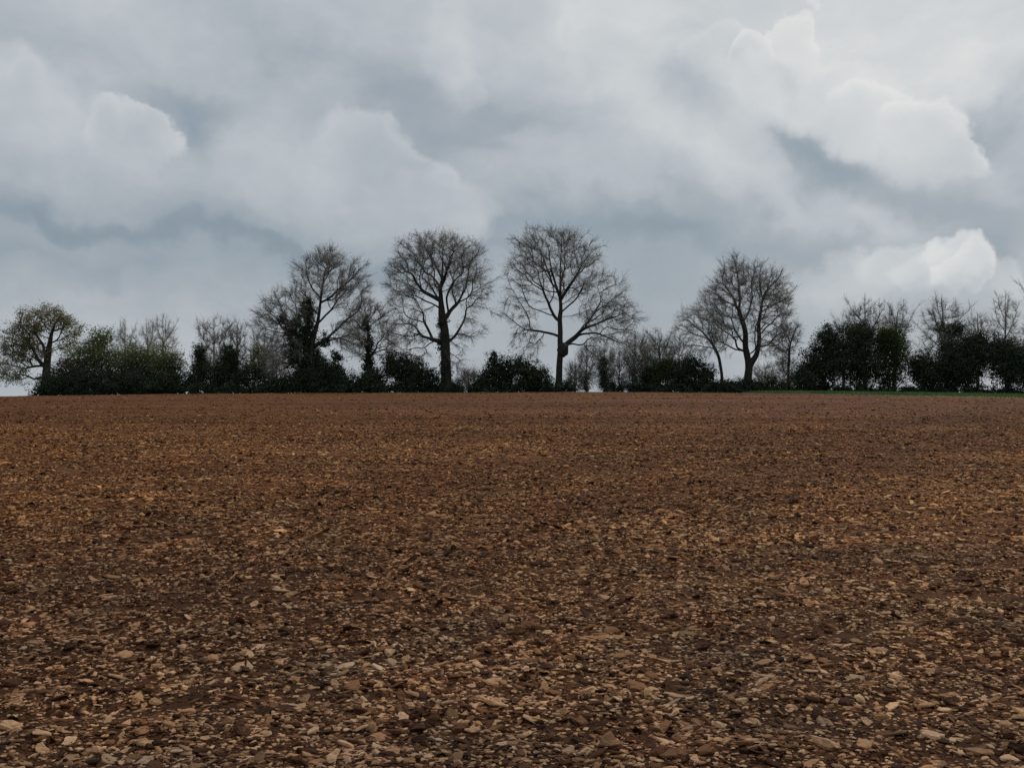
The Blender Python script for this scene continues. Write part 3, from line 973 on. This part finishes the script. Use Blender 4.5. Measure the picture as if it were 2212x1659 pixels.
build_tree('beech_tree', 'tallest bare beech, with a burr low on its trunk and a long right limb', 110.0, beech2,
           [(1205, 570, 114, 84), (1190, 545, 100, 62), (1320, 690, 74, 62), (1300, 640, 70, 60), (1140, 700, 36, 50), (1120, 600, 34, 60), (1350, 720, 36, 50), (1140, 735, 40, 44), (1300, 750, 50, 34), (1112, 655, 34, 48)],
           21, 0.62, 1300, 9600, (0.45, 1.2), 0.0076, -0.02, 'big bare beeches on the skyline', shell=0.4,
           prof=[(849.4, 0.46), (817.0, 0.38), (778.2, 0.4), (726.4, 0.29), (695.4, 0.34), (666.9, 0.21), (635.9, 0.17), (599.6, 0.12), (558.2, 0.07), (519.4, 0.03)])
# the burr on that trunk
_r = np.random.default_rng(3)
tr = [o for o in bpy.data.objects if o.name.startswith('beech_tree')][0]
V, T = icosphere(3)
V = V * (1 + 0.10 * np.sin(V[:, :1] * 5 + 1) * np.cos(V[:, 2:] * 6) + _r.normal(size=(len(V), 1)) * 0.015) * np.array([0.62, 0.6, 0.78])
V = V + P(*z([(672, 1165)])[0], 110.0, -0.1) - np.array(tr.location)
link('burr', mesh_from('burr', V, T, True, M_BARK), [c for c in tr.children if c.name.startswith('trunk')][0])

z = zc(789.4, 454.7, 0.2588)             # beech with the thick stem
limbs = [[(685, 1525), (672, 1350), (668, 1150), (655, 950), (640, 870), (630, 750), (625, 650), (640, 560), (645, 420), (640, 300)],
         [(620, 810), (560, 775), (470, 760), (420, 710), (280, 720), (250, 670)], [(590, 735), (500, 690), (400, 650), (300, 600)],
         [(600, 800), (500, 830), (440, 880), (370, 970), (360, 1060)], [(440, 880), (430, 990)], [(625, 640), (560, 540), (480, 500), (380, 470), (230, 430)],
         [(640, 580), (600, 480), (550, 400), (560, 310)], [(640, 600), (700, 500), (740, 400), (760, 300)], [(635, 660), (690, 440), (720, 330)],
         [(655, 930), (690, 860), (740, 790), (830, 740), (900, 680), (1000, 610), (1110, 550)], [(830, 750), (900, 790), (1030, 830), (1060, 870), (1150, 900)],
         [(640, 680), (770, 630), (870, 560), (880, 450)], [(870, 560), (980, 500), (1040, 480)], [(690, 1120), (770, 1020), (830, 930)],
         [(770, 1020), (880, 1060)], [(600, 740), (520, 590), (430, 520)], [(690, 850), (680, 740), (700, 680), (800, 600)],
         [(280, 720), (200, 800), (130, 850)], [(620, 690), (560, 600), (500, 620)]]
build_tree('beech_tree', 'bare round-headed beech with a thick ivied trunk, left of the tallest beech', 108.0, [z(l) for l in limbs],
           [(945, 572, 112, 70), (950, 545, 95, 46), (880, 655, 50, 66), (1020, 620, 50, 50), (985, 760, 28, 55), (865, 600, 36, 50), (862, 715, 42, 56), (905, 740, 34, 50), (1015, 700, 34, 40)],
           22, 0.74, 1250, 9600, (0.45, 1.2), 0.0076, -0.12, 'big bare beeches on the skyline', prof=[(849.4, 0.64), (752.3, 0.6), (700.6, 0.52), (679.9, 0.42), (648.8, 0.28), (622.9, 0.2), (599.6, 0.13), (532.3, 0.04)],
           ivy=[(962, 800, 11, 46), (957, 740, 12, 34), (955, 700, 9, 22)], shell=0.45)

z = zc(378.9, 473.6, 0.2475)             # ivy-clad tree
limbs = [[(1180, 1530), (1180, 1300), (1190, 1050), (1240, 920), (1262, 760), (1280, 600), (1300, 450), (1360, 340)],
         [(1240, 930), (1330, 800), (1400, 680), (1450, 600), (1540, 500), (1650, 440)], [(1262, 700), (1200, 610), (1150, 500), (1140, 390)],
         [(1200, 1120), (1300, 1060), (1400, 950), (1480, 880), (1580, 870)], [(1300, 1070), (1450, 1030), (1600, 1000)], [(1185, 1150), (1050, 1000), (960, 880), (900, 760), (840, 640)],
         [(930, 880), (800, 880), (700, 860)], [(1190, 1050), (1120, 850), (1080, 650), (1060, 560)], [(1290, 520), (1400, 420), (1500, 370)], [(1340, 790), (1480, 720), (1560, 650)],
         [(1100, 760), (1000, 640), (960, 560)], [(1050, 1000), (900, 990), (780, 960)], [(1180, 1200), (1020, 1120), (880, 1080)], [(1282, 600), (1340, 470), (1400, 350)]]
build_tree('ivy_clad_tree', 'many-stemmed bare tree wrapped in dark ivy, left of the two round beeches', 107.0, [z(l) for l in limbs],
           [(700, 605, 72, 62), (705, 560, 50, 28), (625, 670, 66, 58), (760, 640, 44, 62), (575, 700, 34, 44), (770, 580, 26, 22), (640, 760, 50, 40), (600, 770, 40, 50), (750, 720, 44, 40)],
           23, 0.62, 1250, 9600, (0.45, 1.15), 0.0076, 0.12, 'skyline trees with ivy',
           ivy=[(672, 815, 26, 34), (668, 770, 26, 34), (664, 720, 22, 36), (665, 675, 17, 36), (640, 740, 24, 28), (622, 715, 12, 26), (690, 790, 20, 28), (635, 770, 20, 25), (720, 800, 22, 22), (728, 770, 14, 14), (650, 800, 20, 24), (610, 690, 10, 14),
                (700, 740, 12, 18), (640, 700, 12, 16)], shell=0.3, prof=[(852.3, 0.5), (733.5, 0.34), (701.3, 0.2), (661.7, 0.14), (622.1, 0.1), (557.8, 0.03)])
limbs = [[(1690, 1530), (1690, 1320), (1680, 1150), (1680, 950), (1655, 800), (1640, 700)], [(1690, 1200), (1780, 1150), (1860, 1130), (1870, 1000), (1850, 900)],
         [(1680, 1000), (1580, 900), (1520, 840)], [(1680, 950), (1780, 860), (1860, 800)], [(1680, 1100), (1560, 1040), (1480, 1000)]]
build_tree('ivy_clad_tree', 'smaller bare tree filling the gap between the ivy-wrapped tree and the thick-trunked beech', 112.0, [z(l) for l in limbs],
           [(798, 700, 44, 62), (835, 740, 28, 40), (770, 740, 30, 40)], 24, 0.26, 420, 3200, (0.4, 1.0), 0.0075, 0.0, 'skyline trees with ivy',
           ivy=[(797, 790, 15, 34), (796, 745, 12, 22), (790, 700, 12, 18)])

z = zc(1389.3, 505.2, 0.2284)            # the twin-stemmed tree on the right
limbs = [[(992, 1520), (992, 1400), (1000, 1250), (1080, 1130), (1100, 1000), (1090, 870), (1120, 700), (1130, 600), (1180, 520), (1280, 430), (1320, 330)],
         [(1005, 1230), (968, 1100), (960, 950), (930, 830), (895, 740), (860, 680), (830, 600), (780, 520)], [(930, 830), (980, 780), (1000, 700), (1030, 600), (1000, 480), (1030, 380)],
         [(895, 740), (910, 600), (900, 450), (880, 320), (850, 220)], [(945, 890), (840, 900), (760, 905)], [(955, 960), (860, 975), (790, 1000)],
         [(1100, 890), (1250, 950), (1350, 940), (1420, 900)], [(1095, 1000), (1150, 1000), (1250, 1050), (1350, 1090)], [(1120, 780), (1250, 780), (1340, 760)],
         [(1125, 690), (1230, 670), (1310, 640), (1400, 520)], [(920, 800), (800, 800), (690, 770), (620, 740)], [(860, 680), (740, 640), (640, 560)], [(830, 600), (700, 500), (620, 440)],
         [(1130, 600), (1090, 470), (1080, 330)], [(905, 520), (960, 380), (950, 240)], [(960, 1100), (880, 1100), (800, 1160)]]
build_tree('bare_tree', 'twin-stemmed bare tree standing alone right of centre, with an uneven spiky crown', 109.0, [z(l) for l in limbs],
           [(1615, 650, 100, 82), (1590, 600, 56, 46), (1670, 630, 48, 52), (1690, 710, 36, 60), (1540, 665, 42, 52), (1590, 572, 20, 24), (1565, 725, 38, 40), (1655, 740, 40, 36)], 25, 0.5, 1300, 9600, (0.45, 1.15), 0.0068, 0.14,
           'big bare trees right of centre', shell=0.25, prof=[(852.4, 0.48), (790.7, 0.41), (763.3, 0.26), (733.6, 0.23), (703.9, 0.2), (665.1, 0.15), (624.0, 0.09), (580.6, 0.03)])
limbs = [[(745, 1520), (740, 1300), (720, 1180), (680, 1080), (620, 1000), (560, 920), (480, 870), (420, 800)], [(680, 1080), (640, 980), (620, 880)], [(560, 920), (560, 800), (500, 720)],
         [(620, 1000), (500, 960), (420, 930)], [(700, 1130), (780, 1040), (800, 980)]]
build_tree('leaning_tree', 'slim bare tree leaning left under the spiky twin-stemmed one', 107.0, [z(l) for l in limbs],
           [(1502, 692, 44, 36), (1480, 722, 36, 34), (1545, 705, 36, 46), (1520, 740, 36, 34)], 26, 0.17, 380, 2600, (0.4, 1.0), 0.006, 0.12, twig_mat=M_TWIGPALE)
limbs = [[(1372, 1520), (1372, 1330), (1382, 1150), (1395, 1020), (1350, 930), (1300, 860)], [(1390, 1050), (1420, 960), (1440, 850)], [(1380, 1150), (1300, 1080), (1220, 1020)]]
build_tree('sapling', 'thin bent bare stem between the twin-stemmed tree and the dark right-hand thicket', 108.0, [z(l) for l in limbs],
           [(1695, 735, 30, 34), (1715, 720, 20, 30), (1690, 770, 24, 26)], 27, 0.15, 220, 1400, (0.35, 0.8), 0.007, 0.1)

# ------------------------------------------------------------------ oak at the left
limbs = [[(98, 862), (100, 800), (104, 760), (110, 725), (118, 700), (128, 685)], [(104, 765), (80, 752), (50, 745), (22, 752)], [(102, 790), (70, 790), (35, 800), (8, 815)],
         [(108, 735), (85, 715), (60, 705), (40, 702)], [(112, 720), (95, 695), (80, 675)], [(114, 715), (140, 705), (165, 705)], [(108, 740), (135, 735), (160, 738)],
         [(104, 770), (75, 772), (45, 778)], [(118, 700), (130, 690), (150, 682)], [(100, 810), (75, 818), (40, 830)]]
build_tree('oak_tree', 'broad oak with olive-brown new leaves at the left end of the tree line', 113.0, limbs,
           [(95, 692, 60, 30), (40, 745, 44, 40), (75, 760, 40, 26), (150, 712, 30, 26), (25, 800, 36, 36), (55, 720, 36, 30), (150, 750, 24, 20)], 31, 0.52, 760, 3400, (0.3, 0.75), 0.009, 0.1,
           leaves=(13000, 0.15, M_OLIVE), shell=0.5, prof=[(862,.52),(800,.43),(760,.34),(725,.2),(700,.11),(685,.05)])

# ------------------------------------------------------------------ slighter bare trees
def slight(label, D, x, base, top, halfw, seed, name='bare_tree', r_base=0.16, n=200, twigs=1500, mat=None, lean=0, ivy=None, group=None, tr=0.007, up=0.3, low=0.42):
    r = np.random.default_rng(seed)
    h = base - top
    limbs = [[(x, base + 8), (x + lean * 0.2, base - 0.3 * h), (x + lean * 0.6, base - 0.6 * h), (x + lean, top + 0.05 * h)]]
    for k in range(6):
        t = r.uniform(0.25, 0.7); s = (-1) ** k
        xx = x + lean * t
        limbs.append([(xx, base - t * h), (xx + s * halfw * r.uniform(0.3, 0.5), base - (t + 0.14) * h), (xx + s * halfw * r.uniform(0.5, 0.85), base - min(0.95, t + 0.32) * h)])
    cr = [(x + lean * 0.7, top + h * low, halfw * 0.95, h * low * 0.94), (x + lean * .4 + halfw * r.uniform(-.3, .3), top + h * 0.55, halfw * 1.1, h * 0.28),
          (x + lean - halfw * r.uniform(.3, .6), top + h * r.uniform(.22, .32), halfw * .5, h * .17), (x + lean + halfw * r.uniform(.3, .6), top + h * r.uniform(.2, .34), halfw * .5, h * .17)] + ([(x + r.uniform(-.2, .2) * halfw, top + h * 0.76, halfw * 0.9, h * 0.2)] if D < 120 else [])
    return build_tree(name, label, D, limbs, cr, seed, r_base, int(n * 1.4), int(twigs * 1.25), (0.4, 1.1), tr, up, group, twig_mat=mat, ivy=ivy, bf=0.2, shell=0.15, sprigs=2)
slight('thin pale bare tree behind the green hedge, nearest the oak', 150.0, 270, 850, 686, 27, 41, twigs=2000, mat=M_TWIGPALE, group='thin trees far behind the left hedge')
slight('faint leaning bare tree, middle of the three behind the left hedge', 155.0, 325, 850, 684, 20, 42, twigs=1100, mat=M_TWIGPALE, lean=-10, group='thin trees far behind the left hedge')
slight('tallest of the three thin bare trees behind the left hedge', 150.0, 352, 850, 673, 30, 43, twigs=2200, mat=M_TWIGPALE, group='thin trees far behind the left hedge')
slight('scrubby bare tree rising over the two ivy stumps', 113.0, 462, 850, 684, 44, 44, twigs=3000, n=320, group='scrub trees left of the ivy tree')
slight('upright bare scrub tree between the right ivy stump and the yellow-green bush', 114.0, 512, 850, 690, 26, 45, twigs=1500, group='scrub trees left of the ivy tree')
slight('twiggy grey thorn tree over the yellow-green bush', 115.0, 572, 850, 705, 36, 46, twigs=2200, n=260, group='scrub trees left of the ivy tree')
slight('thin twiggy sapling just right of the tallest beech trunk', 107.0, 1268, 852, 730, 24, 47, r_base=0.11, twigs=900, ivy=[(1266, 820, 5, 30)], low=0.45)
slight('short ivy-covered stem under the long right limb of the tallest beech', 107.5, 1306, 852, 738, 26, 48, r_base=0.13, twigs=900, name='ivied_sapling', ivy=[(1304, 815, 12, 36), (1300, 785, 10, 16)])
slight('small twiggy thorn tree beneath the drooping right end of the tallest beech', 108.0, 1372, 852, 716, 34, 49, r_base=0.14, twigs=2200, n=260, ivy=[(1368, 815, 6, 34)])
slight('rounded twiggy thorn tree between the tallest beech and the leaning tree', 110.0, 1425, 852, 708, 38, 50, r_base=0.16, twigs=2600, n=300)
slight('thin bare tree at the left shoulder of the right-hand thicket', 118.0, 1822, 850, 668, 28, 51, twigs=1500, group='bare tops above the right thicket')
slight('broad bare crown with the highest tip above the right-hand thicket', 112.0, 1868, 850, 632, 46, 52, r_base=0.24, twigs=3600, n=420, group='bare tops above the right thicket')
slight('bare tree leaning right above the olive bush in the right thicket', 112.5, 1930, 850, 648, 36, 53, r_base=0.2, twigs=2400, n=300, lean=10, group='bare tops above the right thicket')
slight('ivy-stemmed bare tree with antler-like branches over the right thicket', 109.0, 2048, 850, 634, 50, 54, name='ivy_clad_tree', r_base=0.3, twigs=3000, n=340, lean=-14,
       ivy=[(2050, 800, 22, 48), (2046, 745, 18, 32), (2062, 712, 22, 18), (2036, 705, 10, 18)], group='bare tops above the right thicket')
slight('low twiggy bare crown right of the antler-branched tree', 114.0, 2112, 850, 668, 32, 55, twigs=1700, group='bare tops above the right thicket')
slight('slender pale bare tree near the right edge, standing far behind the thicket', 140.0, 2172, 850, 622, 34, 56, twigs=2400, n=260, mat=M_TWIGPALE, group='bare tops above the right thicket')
slight('dark bare tree cut off by the right edge of the picture', 108.0, 2268, 850, 560, 62, 57, r_base=0.4, twigs=3600, n=420, group='bare tops above the right thicket')

G4 = 'low twiggy thorn shrubs'
for (lab, D_, x_, top_, hw_, sd_) in [
    ('low grey thorn shrub at the right foot of the tallest beech', 108.5, 1242, 778, 24, 91),
    ('tangled thorn shrub right of the ivy-covered short stem', 108.0, 1338, 752, 32, 92),
    ('thorn shrub filling the gap left of the rounded thorn tree', 109.5, 1396, 744, 30, 93),
    ('thorn shrub standing tight behind the leaning tree', 110.0, 1468, 722, 34, 94),
    ('low pale thorn shrub at the right foot of the twin-stemmed tree', 109.0, 1652, 786, 30, 95),
    ('sparse thorn shrub by the left end of the right thicket', 108.5, 1702, 768, 26, 96),
    ('pale thorn shrub under the left branches of the ivy-wrapped tree', 110.0, 598, 752, 36, 97),
    ('small thorn shrub in the low gap between the beeches', 108.5, 1012, 796, 22, 98),
    ('thorn shrub between the two ivy stumps', 109.0, 455, 768, 24, 99)]:
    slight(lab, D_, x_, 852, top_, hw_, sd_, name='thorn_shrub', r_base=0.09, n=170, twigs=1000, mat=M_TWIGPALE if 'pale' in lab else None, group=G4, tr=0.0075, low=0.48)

# ------------------------------------------------------------------ bushes and hedge
G1 = 'bushes of the left hedge'; G2 = 'dark bushes under the skyline trees'; G3 = 'bushes of the right thicket'
bush('hawthorn_bush', 'pale green hump-topped bush right beside the oak', 109.0, [(205, 765, 46, 40), (215, 730, 30, 26), (165, 790, 34, 44), (230, 790, 40, 50)], 61, M_GREEN, 0.85, 0.17, 0.3, 500, G1)
bush('hawthorn_bush', 'wide flat-topped green bush in front of the three thin far trees', 108.0, [(325, 785, 62, 44), (282, 790, 44, 46), (368, 795, 34, 42), (330, 825, 60, 30)], 62, M_GREEN, 0.9, 0.17, 0.3, 500, G1)
bush('dark_bush', 'dark brown-grey bush at the foot of the oak trunk', 107.0, [(140, 810, 44, 40), (120, 830, 40, 24)], 63, M_BROWN, 0.8, 0.17, 0.32, 500, G1)
bush('dark_bush', 'long low dark bush under the pale green hump', 105.5, [(190, 822, 62, 32), (120, 832, 46, 22), (250, 828, 50, 28)], 64, M_DARK, 1.0, 0.19, 0.3, 250, G1)
bush('dark_bush', 'low dark bush below the wide flat-topped green one', 105.5, [(335, 830, 50, 24), (290, 828, 46, 26), (375, 828, 30, 26)], 65, M_DARK, 1.0, 0.19, 0.3, 200, G1)
bush('ivy_stump', 'narrow ivy-covered stump right of the green hedge', 107.0, [(428, 800, 20, 46), (430, 762, 14, 24), (418, 825, 22, 24)], 66, M_IVY, 1.2, 0.18, 0.25, 250, 'ivy stumps')
bush('ivy_stump', 'wider square-topped ivy stump next to the yellow-green bush', 107.5, [(498, 790, 24, 44), (500, 765, 19, 24), (475, 815, 26, 36), (520, 820, 30, 30)], 67, M_IVY, 1.2, 0.18, 0.25, 250, 'ivy stumps')
bush('hawthorn_bush', 'thin yellow-green bush left of the ivy-wrapped tree', 108.5, [(550, 790, 24, 44), (556, 765, 18, 24), (570, 815, 22, 28)], 68, M_GREEN, 0.55, 0.17, 0.3, 500, G1)
bush('dark_bush', 'low dark bush at the left foot of the ivy-wrapped tree', 105.5, [(620, 830, 34, 22), (590, 836, 22, 16), (650, 828, 28, 26)], 69, M_DARK, 1.0, 0.19, 0.28, 200, G2)
bush('dark_bush', 'dark bush at the right foot of the ivy-wrapped tree', 106.0, [(715, 818, 38, 34), (740, 825, 34, 28), (690, 822, 30, 30)], 70, M_DARK, 1.0, 0.19, 0.28, 250, G2)
bush('dark_bush', 'low dark bush under the smaller gap-filling tree', 106.0, [(790, 830, 36, 24), (815, 822, 26, 30)], 71, M_DARK, 1.0, 0.19, 0.28, 200, G2)
bush('holly_bush', 'block-shaped dark evergreen left of the thick beech trunk', 106.0, [(868, 800, 36, 44), (845, 790, 16, 28), (900, 810, 34, 38), (930, 825, 28, 28)], 72, M_DARK, 1.2, 0.19, 0.26, 200, G2)
bush('dark_bush', 'small dark bush sloping away right of the thick beech trunk', 105.5, [(968, 838, 30, 16), (990, 842, 18, 12)], 73, M_DARK, 1.0, 0.18, 0.24, 150, G2)
bush('holly_bush', 'dark evergreen with a small pointed tip between the two beeches', 106.0, [(1068, 810, 30, 38), (1068, 775, 10, 20), (1045, 825, 18, 26), (1095, 805, 24, 38)], 74, M_DARK, 1.2, 0.19, 0.24, 200, G2)
bush('holly_bush', 'dark evergreen against the left side of the tallest beech trunk', 106.0, [(1135, 808, 32, 38), (1165, 820, 28, 30), (1120, 790, 18, 22), (1185, 835, 16, 18)], 75, M_DARK, 1.2, 0.19, 0.24, 200, G2)
bush('dark_bush', 'open dark green bush below the rounded thorn tree', 106.5, [(1420, 812, 34, 38), (1400, 820, 24, 30), (1440, 795, 24, 30)], 76, M_MIDGREEN, 0.8, 0.18, 0.28, 300, G2)
bush('dark_bush', 'dense dark bush left of the leaning tree', 106.0, [(1498, 805, 40, 44), (1470, 810, 30, 38), (1525, 820, 24, 32)], 77, M_DARK, 1.0, 0.19, 0.28, 250, G2)
bush('dark_bush', 'low dark bush at the foot of the twin-stemmed tree', 105.5, [(1580, 838, 34, 18), (1610, 836, 26, 20), (1550, 838, 24, 16)], 78, M_DARK, 1.0, 0.18, 0.26, 200, G2)
bush('dark_bush', 'sparse low bush between the twin-stemmed tree and the bent sapling', 106.5, [(1665, 830, 22, 20), (1690, 835, 18, 16), (1645, 840, 18, 12)], 79, M_MIDGREEN, 0.45, 0.17, 0.26, 350, G2)
bush('thicket_bush', 'dark bush sloping up at the left end of the right thicket', 105.0, [(1775, 790, 46, 62), (1800, 765, 38, 58), (1735, 820, 34, 34), (1790, 730, 26, 26)], 80, M_DARK, 1.0, 0.2, 0.3, 300, G3)
bush('thicket_bush', 'tall dark bush under the broad bare crown in the right thicket', 106.0, [(1855, 785, 46, 66), (1850, 735, 32, 42), (1870, 720, 26, 30)], 81, M_IVY, 0.85, 0.2, 0.3, 400, G3)
bush('thicket_bush', 'olive green bush in the middle of the right thicket', 105.5, [(1920, 790, 44, 60), (1935, 740, 34, 48), (1905, 730, 22, 30)], 82, M_MIDGREEN, 0.8, 0.19, 0.3, 400, G3)
bush('thicket_bush', 'lower bush under the pale sky gap in the right thicket', 106.0, [(1998, 805, 38, 44), (1980, 790, 24, 34), (2020, 815, 26, 36)], 83, M_DARK, 0.9, 0.19, 0.28, 300, G3)
bush('thicket_bush', 'big dark bush right of the antler-branched tree', 105.5, [(2090, 785, 50, 62), (2110, 750, 36, 42), (2070, 800, 40, 50)], 84, M_DARK, 1.0, 0.2, 0.3, 300, G3)
bush('thicket_bush', 'dark bush filling the right end of the thicket at the picture edge', 105.0, [(2175, 790, 50, 58), (2160, 760, 34, 40), (2215, 790, 44, 60), (2260, 800, 40, 50)], 85, M_DARK, 1.0, 0.2, 0.3, 300, G3)

# ------------------------------------------------------------------ undergrowth and grass
def blades(xs, ys, hs, wd, lean, r, zf):
    n = len(xs)
    z0 = zf(xs, ys)
    a = r.uniform(0, PI, n)
    dx = np.cos(a) * wd; dy = np.sin(a) * wd
    lx = r.normal(size=n) * lean * hs; ly = r.normal(size=n) * lean * hs
    V = np.stack([np.stack([xs - dx, ys - dy, z0 - 0.03], 1), np.stack([xs + dx, ys + dy, z0 - 0.03], 1),
                  np.stack([xs + lx, ys + ly, z0 + hs], 1)], 1).reshape(-1, 3)
    return V, np.arange(n * 3).reshape(-1, 3)
def stuff(name, label, mat, V, Fc):
    o = link(name, mesh_from(name, V, Fc, False, mat))
    o['kind'] = 'stuff'; o['label'] = label; o['category'] = 'grass' if 'grass' in name else 'undergrowth'
    return o
r = np.random.default_rng(77)
n = 26000
x = r.uniform(24, 66, n)
t = r.random(n)
y = edge_y(x) + 0.2 + t * np.clip(103 - edge_y(x), 1, 60)
stuff('grass', 'strip of green grass along the right part of the field edge', M_GRASS, *blades(x, y, r.uniform(0.08, 0.3, n), 0.03, 0.3, r, ground_h))
n = 9000
x = r.uniform(-66, 50, n)
y = edge_y(x) + r.normal(size=n) * 0.25 + 0.3
tall = fbm(x * 0.9, x * 0.0, 3)
stuff('dry_grass', 'thin line of dry pale grass along the far edge of the soil', M_DRY, *blades(x, y, r.uniform(0.05, 0.16, n) + 0.9 * np.clip(tall - 0.62, 0, 1), 0.02, 0.35, r, ground_h))
# brambles along the foot of the trees
lum = []
for k_, xx in [(0, q) for q in np.arange(-62, 66, 1.15)] + [(1, q) for q in np.arange(-62, 66, 1.3)]:
    if -60 < xx and not (7.6 < xx < 10.0):
        px = 1106 + xx / 104.5 * F
        if px < 70 or any(a < px < b for a, b in ((388, 404), (1012, 1030), (1232, 1256), (1326, 1350))): continue
        hgt = r.uniform(0.6, 1.15)
        yy = 104.5 + r.uniform(-0.6, 1.5) + (3.0 if k_ else 0.0)
        c = np.array([xx + r.uniform(-.3, .3), yy, float(base_h(xx, yy)) + hgt * 0.55])
        lum.append((c, r.uniform(0.7, 1.1), hgt * 0.75, 0.8))
stuff('undergrowth', 'low dark brambles along the foot of the tree line', M_DARK, *leaves_on(lum, r, 0.9, 0.15, 0.2, 0.3, 18))
